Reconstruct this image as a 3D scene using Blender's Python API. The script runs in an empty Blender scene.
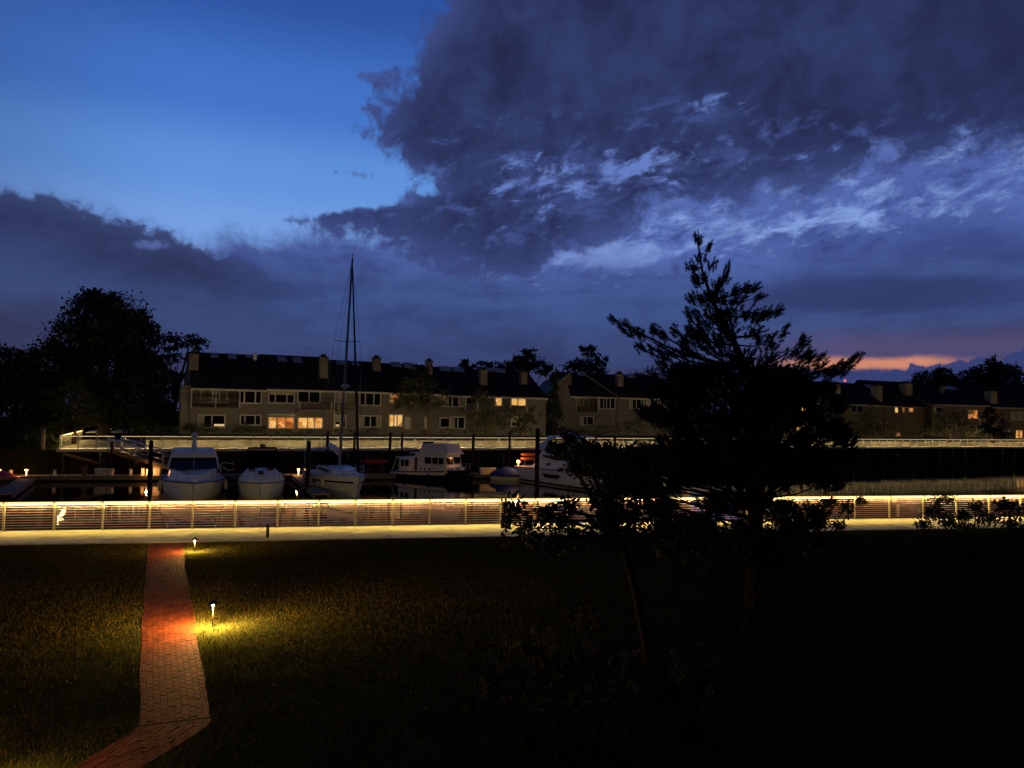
import bpy, math, random
import numpy as np
from mathutils import Vector, Matrix

random.seed(7)
rng = np.random.default_rng(11)
SC = bpy.context.scene
COL = SC.collection
R = math.radians

# ------------------------------------------------------------------ camera
FOC, CX, CY = 770.0, 512.0, 384.0
CAM = Vector((0.0, 0.0, 4.3))
PITCH, ROLL = math.atan(39/770), 0.013
cam_d = bpy.data.cameras.new('camera')
cam = bpy.data.objects.new('camera', cam_d)
COL.objects.link(cam)
cam_d.sensor_width = 36.0
cam_d.lens = FOC*36.0/1024.0
cam_d.clip_start, cam_d.clip_end = 0.1, 6000
CROT = Matrix.Rotation(math.pi/2 + PITCH, 3, 'X') @ Matrix.Rotation(ROLL, 3, 'Z')
cam.matrix_world = Matrix.Translation(CAM) @ CROT.to_4x4()
SC.camera = cam

def ray(px, py):
    return CROT @ Vector(((px-CX)/FOC, (CY-py)/FOC, -1.0))
def at(px, py, Y):
    d = ray(px, py); k = Y/d.y
    return CAM + d*k
def onz(px, py, z=0.0):
    d = ray(px, py); k = (z-CAM.z)/d.z
    return CAM + d*k
def ae(px, py):
    d = ray(px, py).normalized()
    return math.degrees(math.atan2(d.x, d.y)), math.degrees(math.asin(d.z))

SC.view_settings.view_transform = 'Standard'
SC.view_settings.look = 'None'
SC.view_settings.exposure = 0.0
SC.view_settings.gamma = 1.0
SC.view_settings.use_curve_mapping = False
try:
    SC.cycles.use_denoising = True
    SC.cycles.use_light_tree = True
    SC.cycles.max_bounces = 6
    SC.cycles.sample_clamp_indirect = 4.0
    SC.cycles.caustics_reflective = False
    SC.cycles.caustics_refractive = False
except Exception:
    pass

def lin(r, g, b):
    f = lambda c: (c/255/12.92) if c/255 <= 0.04045 else ((c/255+0.055)/1.055)**2.4
    return (f(r), f(g), f(b))

# ------------------------------------------------------------------ sky: dusk, broken cloud decks placed by azimuth and elevation
world = bpy.data.worlds.new('World')
SC.world = world
world.use_nodes = True
NT = world.node_tree
NT.nodes.clear()

class S:
    """a socket with arithmetic"""
    def __init__(s, o): s.o = o
    def _m(a, op, *bs, clamp=False):
        n = NT.nodes.new('ShaderNodeMath'); n.operation = op; n.use_clamp = clamp
        for i, v in enumerate((a,)+bs):
            if isinstance(v, S): NT.links.new(v.o, n.inputs[i])
            else: n.inputs[i].default_value = float(v)
        return S(n.outputs[0])
    def __add__(a, b): return S._m(a, 'ADD', b)
    __radd__ = __add__
    def __sub__(a, b): return S._m(a, 'SUBTRACT', b)
    def __rsub__(a, b): return S._m(b, 'SUBTRACT', a)
    def __mul__(a, b): return S._m(a, 'MULTIPLY', b)
    __rmul__ = __mul__
    def __truediv__(a, b): return S._m(a, 'DIVIDE', b)
def smin(a, b): return S._m(a, 'MINIMUM', b)
def smax(a, b): return S._m(a, 'MAXIMUM', b)
def sstep(x, lo, hi):
    n = NT.nodes.new('ShaderNodeMapRange'); n.interpolation_type = 'SMOOTHSTEP'
    NT.links.new(x.o, n.inputs[0])
    n.inputs[1].default_value, n.inputs[2].default_value = lo, hi
    n.inputs[3].default_value, n.inputs[4].default_value = 0, 1
    return S(n.outputs[0])
def bell(x, c, w):
    t = (x-c)*(1.0/w)
    return S._m(-1.0*(t*t), 'EXPONENT')
def blob(px, py, rx, ry):
    a0, e0 = ae(px, py); k = 57.3/770
    t = (A-a0)*(1/(rx*k)); u = (E-e0)*(1/(ry*k))
    return S._m(-1.0*(t*t+u*u), 'EXPONENT')
def curve(x, pts):
    """piecewise smooth function through (x, y) points"""
    xs = [p[0] for p in pts]; ys = [p[1] for p in pts]
    x0, x1, y0, y1 = min(xs)-.01, max(xs)+.01, min(ys)-.01, max(ys)+.01
    n = NT.nodes.new('ShaderNodeFloatCurve')
    c = n.mapping.curves[0]
    pts = sorted(((p[0]-x0)/(x1-x0), (p[1]-y0)/(y1-y0)) for p in pts)
    while len(c.points) < len(pts): c.points.new(0.5, 0.5)
    for q, p in zip(c.points, pts):
        q.location = p; q.handle_type = 'VECTOR'
    n.mapping.update()
    t = (x-x0)*(1/(x1-x0))
    t = smax(smin(t, 1.0), 0.0)
    NT.links.new(t.o, n.inputs[1])
    return S(n.outputs[0])*(y1-y0)+y0
def vec(x, y, z=0.0):
    n = NT.nodes.new('ShaderNodeCombineXYZ')
    for i, v in enumerate((x, y, z)):
        if isinstance(v, S): NT.links.new(v.o, n.inputs[i])
        else: n.inputs[i].default_value = v
    return n.outputs[0]
def noise(v, scale, detail=6, rough=.55, dist=0.0, lac=2.0):
    n = NT.nodes.new('ShaderNodeTexNoise')
    NT.links.new(v, n.inputs['Vector'])
    n.inputs['Scale'].default_value = scale; n.inputs['Detail'].default_value = detail
    n.inputs['Roughness'].default_value = rough; n.inputs['Distortion'].default_value = dist
    n.inputs['Lacunarity'].default_value = lac
    return S(n.outputs[0]) - 0.5
def ramp(x, lo, hi, stops):
    n = NT.nodes.new('ShaderNodeValToRGB'); n.color_ramp.interpolation = 'EASE'
    t = (x-lo)*(1/(hi-lo))
    NT.links.new(t.o, n.inputs[0])
    el = n.color_ramp.elements
    while len(el) < len(stops): el.new(0.5)
    for q, (p, c) in zip(el, sorted(stops)):
        q.position = (p-lo)/(hi-lo); q.color = (*lin(*c), 1)
    return n.outputs[0]
def cmix(f, a, b):
    n = NT.nodes.new('ShaderNodeMix'); n.data_type = 'RGBA'
    if isinstance(f, S): NT.links.new(f.o, n.inputs[0])
    else: n.inputs[0].default_value = f
    for i, v in ((6, a), (7, b)):
        if isinstance(v, tuple): n.inputs[i].default_value = (*v, 1)
        else: NT.links.new(v, n.inputs[i])
    return n.outputs[2]

tc = NT.nodes.new('ShaderNodeTexCoord')
sx = NT.nodes.new('ShaderNodeSeparateXYZ'); NT.links.new(tc.outputs['Generated'], sx.inputs[0])
DX, DY, DZ = S(sx.outputs[0]), S(sx.outputs[1]), S(sx.outputs[2])
A = S._m(DX, 'ARCTAN2', DY)*57.29578
E = S._m(DZ, 'ARCSINE')*57.29578
den = smax(DZ, 0.0)+0.16
QX, QY = DX/den, DY/den
Q = vec(QX, QY)
AEV = vec(A*0.1, E*0.1)
AES = vec(A*0.035, E*0.16)                       # stretched along the horizon
AET = vec(A*0.085+E*0.02, E*0.25-A*0.055)         # combed along the streaks
nbig = noise(Q, 0.8, 4, .6, .3)
nmid = noise(AEV, 2.2, 6, .62, .4)
nfin = noise(AEV, 5.5, 5, .65, .5)
nstr = noise(AES, 1.6, 5, .6, .3)
ncomb = noise(AET, 2.4, 6, .66, .6)
ncell = noise(AET, 6.5, 4, .62, .5)
nmott = noise(vec(A*0.13-E*0.02, E*0.22-A*0.03), 3.2, 5, .62, .4)
nbil = 0.5-S._m(noise(vec(A*0.1+3.7, E*0.13), 2.6, 4, .55, .3), 'ABSOLUTE')*3.2

ek = lambda py, px=300: ae(px, py)[1]
pts_e = lambda L: [(ae(x, y)[1], ae(x, y)[0]) for x, y in L]      # azimuth as a function of elevation
pts_a = lambda L: [ae(x, y) for x, y in L]                        # elevation as a function of azimuth

# clear evening sky
sky = ramp(E, -5, 60, [(-5, (60, 60, 95)), (1, (80, 92, 150)), (10, (132, 164, 224)), (13, (118, 160, 226)), (17, (96, 146, 219)),
                       (22, (68, 116, 200)), (29, (44, 82, 160)), (60, (34, 60, 125))])
shade_left = sstep(A, ae(-140, 200)[0], ae(210, 200)[0])
sky = cmix(0.5*(1.0-shade_left), sky, (0.022, 0.05, 0.16))
# thin small wisps in the clear part
wzone = sstep(blob(378, 76, 60, 25)+blob(372, 112, 50, 25)+blob(350, 175, 70, 20)+blob(290, 14, 45, 12)+blob(118, 180, 25, 9), .15, .5)
wisp = wzone*sstep(nmid*0.9+nfin*0.8+blob(378, 76, 45, 10)*0.42+blob(372, 112, 28, 12)*0.40+blob(350, 175, 45, 9)*.40+blob(290, 14, 30, 5)*.3
             + blob(118, 180, 14, 4)*.25+blob(380, 90, 30, 30)*.1, 0.30, 0.48)
sky = cmix(wisp*0.75, sky, lin(66, 74, 128))

# low smooth deck that fills the sky down to the horizon
edge_low = curve(A, pts_a([(-400, 150), (0, 188), (90, 214), (200, 242), (300, 232), (420, 236), (500, 262), (560, 225), (610, 190),
                           (760, 140), (900, 110), (1024, 80), (1500, 20)]))
low = sstep(edge_low-E + nmid*3.6+nfin*2.0+nbig*1.0, -1.1, 1.2)
lowc = ramp(E, -3, 20, [(-3, (44, 42, 62)), (2.5, (58, 57, 88)), (5, (57, 71, 118)), (9, (60, 81, 136)), (13, (80, 100, 168)), (20, (90, 110, 178))])
lowd = ramp(E, -3, 20, [(-3, (40, 38, 58)), (2.5, (50, 49, 78)), (5, (47, 55, 96)), (9, (46, 60, 108)), (13, (54, 68, 128)), (20, (60, 75, 135))])
lowcol = cmix(sstep(nstr+nmid*.35, -0.12, 0.16), lowc, lowd)
lowcol = cmix(0.6*(1-sstep(A, ae(-60, 300)[0], ae(330, 300)[0]))*(1-sstep(E, 5.0, 12.0)), lowcol, lin(50, 47, 68))
# darker bars on the right
bars = sstep(blob(930, 296, 190, 17)*0.9+blob(800, 285, 120, 12)*0.5+nstr*1.3, 0.30, 0.85)
lowcol = cmix(bars*0.8, lowcol, lin(44, 50, 98))
sky = cmix(low*0.97, sky, lowcol)

# bright torn streaks under the main cloud
ax0, ex0 = ae(480, 284); ax1, ex1 = ae(1024, 168)
eline = curve(A, pts_a([(380, 260), (480, 270), (560, 262), (640, 244), (760, 232), (880, 212), (1024, 172), (1400, 90)]))
streak_zone = bell(E-eline, 0.4, 2.9)*sstep(A, ae(460, 250)[0], ae(590, 250)[0])
sky = cmix(streak_zone*0.55, sky, lin(84, 106, 178))
band2 = bell(E-eline, 3.2, 2.0)*sstep(A, ae(600, 250)[0], ae(760, 220)[0])
streak = sstep(smax(streak_zone, band2*.8)*0.66 + ncomb*1.7 + nmott*1.3 + ncell*1.0 + nfin*.9, 0.46, 1.08)*sstep(streak_zone+band2, 0.08, 0.4)
sky = cmix(streak*0.9, sky, lin(138, 168, 230))
dash = sstep(0.0-ncomb*1.2-nmott*1.5-ncell*1.0-nfin*.6, 0.10, 0.50)*sstep(streak_zone+band2, 0.15, 0.6)
sky = cmix(dash*0.75, sky, lin(52, 60, 114))
smooth_patch = sstep(blob(605, 256, 75, 17)*1.0+ncomb*.8+nmid*.4, 0.30, 0.95)*sstep(blob(605, 256, 90, 24), .1, .4)
sky = cmix(smooth_patch*0.75, sky, lin(118, 142, 206))
fleck = sstep(ncell+nfin*.6+bell(E-eline, -0.5, 3.5)*.05, 0.06, 0.24)*bell(E-eline, 0.2, 4.2)*sstep(A, ae(560, 250)[0], ae(680, 250)[0])
sky = cmix(fleck*0.35, sky, lin(56, 66, 122))

# the big dark cloud, upper right
edgeL = curve(E, pts_e([(470, -200), (448, 0), (434, 30), (414, 55), (394, 85), (378, 110), (370, 136), (396, 158), (424, 176), (430, 192), (400, 204), (352, 210),
                        (318, 215), (296, 221), (330, 240), (430, 262), (470, 290)]))
edgeB = curve(A, pts_a([(250, 216), (290, 221), (350, 233), (430, 258), (490, 278), (530, 280), (560, 256), (600, 238), (650, 216), (720, 203),
                        (800, 188), (900, 166), (1024, 138), (1400, 20)]))
mval = smin((A-edgeL)*0.8, E-edgeB)
main = sstep(mval + nmid*6.5 + nbil*1.3 + nfin*5.2 + nbig*1.0 + 0.1, -0.55, 1.35)
mainc = cmix(sstep(nbig*.7+nmid*.8+nfin*.25, -0.22, 0.22), lin(37, 42, 76), lin(50, 62, 108))
mainc = cmix(sstep(mval+nmid*3, 2.5, -1.0)*0.0+0.40*bell(mval+nmid*2.5, 0.0, 1.6), mainc, lin(74, 92, 158))
mottz = sstep(blob(520, 200, 170, 75)+blob(760, 165, 260, 45)*.9, .15, .75)
mainc = cmix(mottz*sstep(nmott*1.4+ncell*.5+nfin*.4, 0.02, 0.34)*0.75, mainc, lin(74, 92, 156))
mainc = cmix(mottz*sstep(0.0-nmott*1.4-nfin*.6, 0.06, 0.36)*0.4, mainc, lin(40, 44, 82))
mainc = cmix(0.55*sstep(A-E*.25, ae(720, 100)[0], ae(1024, 10)[0]), mainc, lin(36, 42, 77))
gapz = blob(560, 182, 95, 34)*0.62+blob(700, 107, 60, 13)*0.60+blob(660, 165, 90, 18)*0.45+blob(880, 148, 200, 14)*0.40+blob(530, 225, 60, 22)*.35+blob(390, 215, 40, 12)*.2
gap = sstep(gapz + nmott*2.0 + ncell*0.9 + nfin*.9, 0.55, 1.05)*sstep(gapz, .12, .4)
mainc = cmix(gap*0.85, mainc, lin(112, 140, 212))
gap2 = sstep(gapz + ncomb*2.2+nmid*1.0, 0.30, 0.8)*sstep(gapz, .08, .3)
mainc = cmix(gap2*0.35, mainc, lin(84, 104, 176))
sky = cmix(main, sky, mainc)

# dark bank rising from the left
edge_bank = curve(A, pts_a([(-300, 150), (0, 183), (60, 199), (120, 219), (190, 236), (250, 262), (330, 300), (500, 330)]))
bank = sstep(edge_bank-E+nfin*3.2+nmid*3.0, -0.1, 0.6)*sstep(edge_bank-E+nmid*2+nstr*3, 6.2, 1.8)*sstep(A, ae(330, 260)[0], ae(170, 230)[0])
sky = cmix(bank*0.85, sky, cmix(sstep(nmid+nfin*.5, -.2, .25), lin(41, 46, 78), lin(52, 62, 102)))
hole = sstep(blob(152, 245, 22, 8)*.8+nfin*1.2+nmid*.6, 0.45, .85)
sky = cmix(hole*.5, sky, lin(100, 124, 192))

# afterglow low on the right, and the cumulus bank in front of it
azr = sstep(A, ae(700, 350)[0], ae(860, 350)[0])
pink = bell(E+nstr*1.0, ek(348, 900), 1.1)*azr
sky = cmix(pink*0.34, sky, lin(112, 82, 106))
glow = sstep(bell(E+nstr*1.1+nfin*.5, ek(364, 900), 0.46)*azr*(1.0-0.85*sstep(A, ae(900, 350)[0], ae(1010, 350)[0])), 0.1, 1.0)
sky = cmix(glow*0.8, sky, lin(228, 148, 110))
edge_cum = curve(A, pts_a([(740, 374), (800, 372), (850, 371), (880, 372), (905, 370), (911, 364), (919, 362), (926, 369), (938, 365), (950, 365), (960, 358), (966, 363),
                           (982, 358), (990, 362), (1003, 361), (1012, 352), (1024, 348), (1090, 332), (1300, 340), (1700, 372)]))
cum = sstep(edge_cum-E+0.22-S._m(nfin, 'ABSOLUTE')*3.0+nfin*.4, -0.03, 0.14)*sstep(A, ae(640, 370)[0], ae(820, 370)[0])
sky = cmix(cum*0.96, sky, ramp(E, 0, 8, [(0, (48, 50, 84)), (3.5, (52, 62, 112)), (8, (58, 74, 130))]))

# darker overcast dusk behind the viewer
behind = sstep(DY-DZ*.6, 0.1, -0.5)
sky = cmix(behind*0.9, sky, (0.007, 0.009, 0.020))
bg = NT.nodes.new('ShaderNodeBackground'); NT.links.new(sky, bg.inputs[0]); bg.inputs[1].default_value = 1.0
wo = NT.nodes.new('ShaderNodeOutputWorld'); NT.links.new(bg.outputs[0], wo.inputs[0])
try:
    world.cycles.sampling_method = 'MANUAL'
    world.cycles.sample_map_resolution = 256
except Exception:
    pass

# ------------------------------------------------------------------ materials
MATS = {}
def mat(name, col, rough=.8, metal=0.0, var=0.0, vscale=3.0, bump=0.0, bscale=20.0, col2=None, emit=None, estr=0.0, island=0.0, spec=0.2):
    if name in MATS: return MATS[name]
    m = bpy.data.materials.new(name); m.use_nodes = True
    nt = m.node_tree; b = nt.nodes['Principled BSDF']
    b.inputs['Base Color'].default_value = (*col, 1)
    b.inputs['Roughness'].default_value = rough; b.inputs['Metallic'].default_value = metal
    b.inputs['Specular IOR Level'].default_value = spec
    tcn = nt.nodes.new('ShaderNodeTexCoord')
    if var or col2 or island:
        n = nt.nodes.new('ShaderNodeTexNoise'); n.inputs['Scale'].default_value = vscale; n.inputs['Detail'].default_value = 5
        nt.links.new(tcn.outputs['Object'], n.inputs['Vector'])
        fac = n.outputs[0]
        if island:
            g = nt.nodes.new('ShaderNodeNewGeometry')
            mx = nt.nodes.new('ShaderNodeMath'); mx.operation = 'MULTIPLY_ADD'
            nt.links.new(g.outputs['Random Per Island'], mx.inputs[0]); mx.inputs[1].default_value = island
            sb = nt.nodes.new('ShaderNodeMath'); sb.operation = 'MULTIPLY_ADD'
            nt.links.new(n.outputs[0], sb.inputs[0]); sb.inputs[1].default_value = 1-island; sb.inputs[2].default_value = 0
            nt.links.new(sb.outputs[0], mx.inputs[2]); fac = mx.outputs[0]
        r = nt.nodes.new('ShaderNodeValToRGB')
        c2 = col2 or tuple(c*(1-var) for c in col); c1 = col if col2 else tuple(min(1, c*(1+var)) for c in col)
        r.color_ramp.elements[0].position = .28; r.color_ramp.elements[1].position = .72
        r.color_ramp.elements[0].color = (*c2, 1); r.color_ramp.elements[1].color = (*c1, 1)
        nt.links.new(fac, r.inputs[0]); nt.links.new(r.outputs[0], b.inputs['Base Color'])
    if bump:
        n2 = nt.nodes.new('ShaderNodeTexNoise'); n2.inputs['Scale'].default_value = bscale; n2.inputs['Detail'].default_value = 4
        nt.links.new(tcn.outputs['Object'], n2.inputs['Vector'])
        bp = nt.nodes.new('ShaderNodeBump'); bp.inputs['Strength'].default_value = bump; bp.inputs['Distance'].default_value = .03
        nt.links.new(n2.outputs[0], bp.inputs['Height']); nt.links.new(bp.outputs[0], b.inputs['Normal'])
    if emit:
        b.inputs['Emission Color'].default_value = (*emit, 1); b.inputs['Emission Strength'].default_value = estr
    MATS[name] = m
    return m

LEDC = (1.0, 0.69, 0.155)
M_lawn = mat('lawn_soil', (.028, .032, .008), .95, spec=0.0, var=.4, vscale=1.3, bump=.6, bscale=30)
M_grass = mat('grass_blade', (.090, .070, .012), .8, island=.45, col2=(.050, .041, .008), vscale=.5, spec=.05)
M_conc = mat('walkway_concrete', (.40, .36, .27), .85, var=.26, island=.3, vscale=1.3, bump=.5, bscale=14)
M_bulk = mat('bulkhead_timber', (.022, .018, .014), .9, var=.4, vscale=2)
M_post = mat('painted_tan_metal', (.48, .43, .34), .45, var=.06)
M_rail = mat('handrail_dark', (.12, .10, .08), .5)
M_led = mat('led_strip', (.8, .8, .8), .5, emit=LEDC, estr=420)
M_ledfar = mat('led_strip_far', (.8, .8, .8), .5, emit=(1.0, .76, .36), estr=98)
M_ledside = mat('led_strip_side', (.8, .8, .8), .5, emit=(1.0, .74, .26), estr=55)
M_diff = mat('warm_diffuser', (.8, .8, .8), .5, emit=(1.0, .66, .22), estr=1.7)
M_diffar = mat('warm_diffuser_far', (.8, .8, .8), .5, emit=(1.0, .74, .36), estr=.62)
M_fardeck = mat('pale_deck', (.62, .58, .50), .8, var=.1)
M_bars = mat('mauve_bar', (.46, .31, .44), .5)
M_shrubbark = mat('dark_bark', (.014, .010, .007), .95, var=.3, vscale=8, bump=.8, bscale=18)
M_brick = mat('red_brick_paver', (.125, .031, .0105), .9, spec=.05, island=.4, col2=(.068, .0165, .006), vscale=1.7, bump=.5, bscale=60)
M_joint = mat('joint_sand', (.05, .035, .022), .95, var=.3, vscale=20)
M_dark = mat('dark_bronze', (.035, .028, .022), .45, metal=.6)
M_pile = mat('tarred_piling', (.018, .014, .011), .85, var=.4, vscale=3)
M_palepile = mat('weathered_piling', (.16, .12, .08), .9, var=.4, vscale=3)
M_dock = mat('dock_plank', (.24, .19, .14), .85, var=.3, vscale=2.5)
M_white = mat('white_gelcoat', (.78, .78, .77), .3, spec=.4, var=.03, vscale=1)
M_whited = mat('white_deck', (.74, .74, .73), .55, var=.04, vscale=2)
M_navy = mat('navy_gelcoat', (.012, .014, .022), .25)
M_glass = mat('dark_glass', (.006, .006, .008), .06)
M_canvas = mat('black_canvas', (.006, .006, .007), .95, spec=0.0, bump=.3, bscale=6)
M_bluecanvas = mat('blue_canvas', (.015, .035, .20), .8, bump=.4, bscale=5)
M_red = mat('red_plastic', (.55, .045, .03), .45)
M_orange = mat('orange_hypalon', (.62, .17, .05), .5)
M_steel = mat('stainless_tube', (.55, .55, .56), .25, metal=.9)
M_alu = mat('mast_aluminium', (.42, .40, .38), .45, metal=.3)
M_box = mat('dock_box_white', (.66, .60, .52), .55, var=.06)
M_siding = mat('grey_brown_siding', (.17, .148, .122), .85, var=.12, vscale=1.5)
M_siding3 = mat('dim_siding', (.075, .06, .045), .9, var=.15, vscale=1.5)  # darker copy of the siding, low light put into the colour
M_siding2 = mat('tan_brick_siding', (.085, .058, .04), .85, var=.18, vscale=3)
M_trim = mat('cream_trim', (.52, .48, .41), .6)
M_trimdim = mat('dim_trim', (.22, .20, .17), .7)  # darker copy of the cream trim, low light put into the colour
M_roof = mat('dark_shingle', (.024, .023, .024), .95, spec=.05, var=.3, vscale=2, bump=.4, bscale=8)
M_chim = mat('chimney_stucco', (.22, .18, .135), .9, var=.15, vscale=1.5)
M_cap = mat('chimney_cap', (.03, .028, .026), .7)
M_skyl = mat('skylight_glass', (.22, .26, .32), .04, spec=.9)
M_stone = mat('retaining_wall_stone', (.31, .265, .18), .9, var=.45, vscale=.9, bump=.5, bscale=5)
M_bark = mat('bark', (.075, .050, .034), .95, var=.35, vscale=8, bump=.8, bscale=18)
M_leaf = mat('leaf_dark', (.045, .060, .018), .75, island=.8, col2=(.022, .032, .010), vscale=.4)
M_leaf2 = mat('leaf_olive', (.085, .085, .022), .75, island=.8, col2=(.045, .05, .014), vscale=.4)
M_needle = mat('pine_needle', (.030, .040, .016), .8, island=.7, col2=(.016, .022, .009), vscale=.6)
M_strap = mat('daylily_leaf', (.065, .058, .02), .9, spec=0.0, island=.7, col2=(.045, .06, .02), vscale=2)
M_bloom = mat('daylily_bloom', (.14, .09, .07), .6)
M_far = mat('far_ground', (.028, .03, .012), .95, spec=0.0, var=.4, vscale=.3)
M_awn = mat('awning_fabric', (.52, .46, .37), .8)
M_bulb = mat('lamp_bulb', (.9, .8, .6), .5, emit=(1.0, .62, .25), estr=6)
M_bulbdock = mat('dock_lamp_lens', (.9, .8, .6), .5, emit=(1.0, .45, .12), estr=6)
M_red_light = mat('red_beacon_lens', (.8, .05, .05), .4, emit=(1.0, .06, .05), estr=3.0)

def lit_mat(name, base, hi, k, sc=1.0):
    """a lit room seen through a window: bright lamps and paler walls, darker furniture"""
    m = bpy.data.materials.new(name); m.use_nodes = True
    nt = m.node_tree; nt.nodes.clear()
    o = nt.nodes.new('ShaderNodeOutputMaterial'); e = nt.nodes.new('ShaderNodeEmission'); nt.links.new(e.outputs[0], o.inputs[0])
    t = nt.nodes.new('ShaderNodeTexCoord')
    v = nt.nodes.new('ShaderNodeTexVoronoi'); v.inputs['Scale'].default_value = 1.6*sc; v.distance = 'CHEBYCHEV'
    n = nt.nodes.new('ShaderNodeTexNoise'); n.inputs['Scale'].default_value = 2.2*sc; n.inputs['Detail'].default_value = 3
    nt.links.new(t.outputs['Object'], v.inputs['Vector']); nt.links.new(t.outputs['Object'], n.inputs['Vector'])
    r = nt.nodes.new('ShaderNodeValToRGB')
    md = nt.nodes.new('ShaderNodeMath'); md.operation = 'MULTIPLY_ADD'
    sp = nt.nodes.new('ShaderNodeSeparateColor'); nt.links.new(v.outputs['Color'], sp.inputs[0])
    nt.links.new(sp.outputs[0], md.inputs[0]); md.inputs[1].default_value = .55
    m2 = nt.nodes.new('ShaderNodeMath'); m2.operation = 'MULTIPLY'; nt.links.new(n.outputs[0], m2.inputs[0]); m2.inputs[1].default_value = .6
    nt.links.new(m2.outputs[0], md.inputs[2])
    el = r.color_ramp.elements
    el[0].position = .15; el[0].color = (*[c*.10 for c in base], 1)
    el[1].position = .9; el[1].color = (*hi, 1)
    q = el.new(.5); q.color = (*base, 1)
    nt.links.new(md.outputs[0], r.inputs[0]); nt.links.new(r.outputs[0], e.inputs[0])
    e.inputs[1].default_value = k
    MATS[name] = m
    return m
M_lit = lit_mat('lit_room_warm', (.70, .27, .05), (1.0, .62, .20), 1.0)
M_litred = lit_mat('lit_room_red', (.60, .15, .025), (1.0, .50, .15), .9)
M_litdim = lit_mat('lit_room_orange', (.42, .13, .035), (.75, .34, .12), .9, .5)
M_curt = lit_mat('lit_curtain', (.80, .40, .10), (1.0, .72, .32), 1.0, .4)
M_slit = mat('lit_blind', (.8, .8, .7), .5, emit=(1.0, .62, .25), estr=.55)

# water: dark, almost still
mw = bpy.data.materials.new('water'); mw.use_nodes = True
nt = mw.node_tree; b = nt.nodes['Principled BSDF']
b.inputs['Base Color'].default_value = (.006, .006, .006, 1); b.inputs['Roughness'].default_value = .03; b.inputs['IOR'].default_value = 1.33
t = nt.nodes.new('ShaderNodeTexCoord'); mp = nt.nodes.new('ShaderNodeMapping'); mp.inputs['Scale'].default_value = (.5, 1.1, 1)
nt.links.new(t.outputs['Object'], mp.inputs[0])
n = nt.nodes.new('ShaderNodeTexNoise'); n.inputs['Scale'].default_value = 1.1; n.inputs['Detail'].default_value = 3
nt.links.new(mp.outputs[0], n.inputs['Vector'])
bp = nt.nodes.new('ShaderNodeBump'); bp.inputs['Strength'].default_value = .16; bp.inputs['Distance'].default_value = .05
nt.links.new(n.outputs[0], bp.inputs['Height']); nt.links.new(bp.outputs[0], b.inputs['Normal'])
MATS['water'] = mw

# ------------------------------------------------------------------ building helpers
def link(name, data, parent=None):
    o = bpy.data.objects.new(name, data); COL.objects.link(o)
    if parent is not None: o.parent = parent
    return o
def tag(o, label=None, cat=None, group=None, kind=None):
    if label: o['label'] = label
    if cat: o['category'] = cat
    if group: o['group'] = group
    if kind: o['kind'] = kind
    return o
def thing(name, label, cat, loc=(0, 0, 0), rz=0.0, group=None):
    o = link(name, None); o.location = loc; o.rotation_euler = (0, 0, rz)
    o.empty_display_size = .2
    return tag(o, label, cat, group)
def kids(o): return [c for c in COL.objects if c.parent == o]
def copy_tree(o, parent=None):
    c = o.copy(); COL.objects.link(c)
    if parent is not None: c.parent = parent
    for ch in list(o.children): copy_tree(ch, c)
    return c

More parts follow.
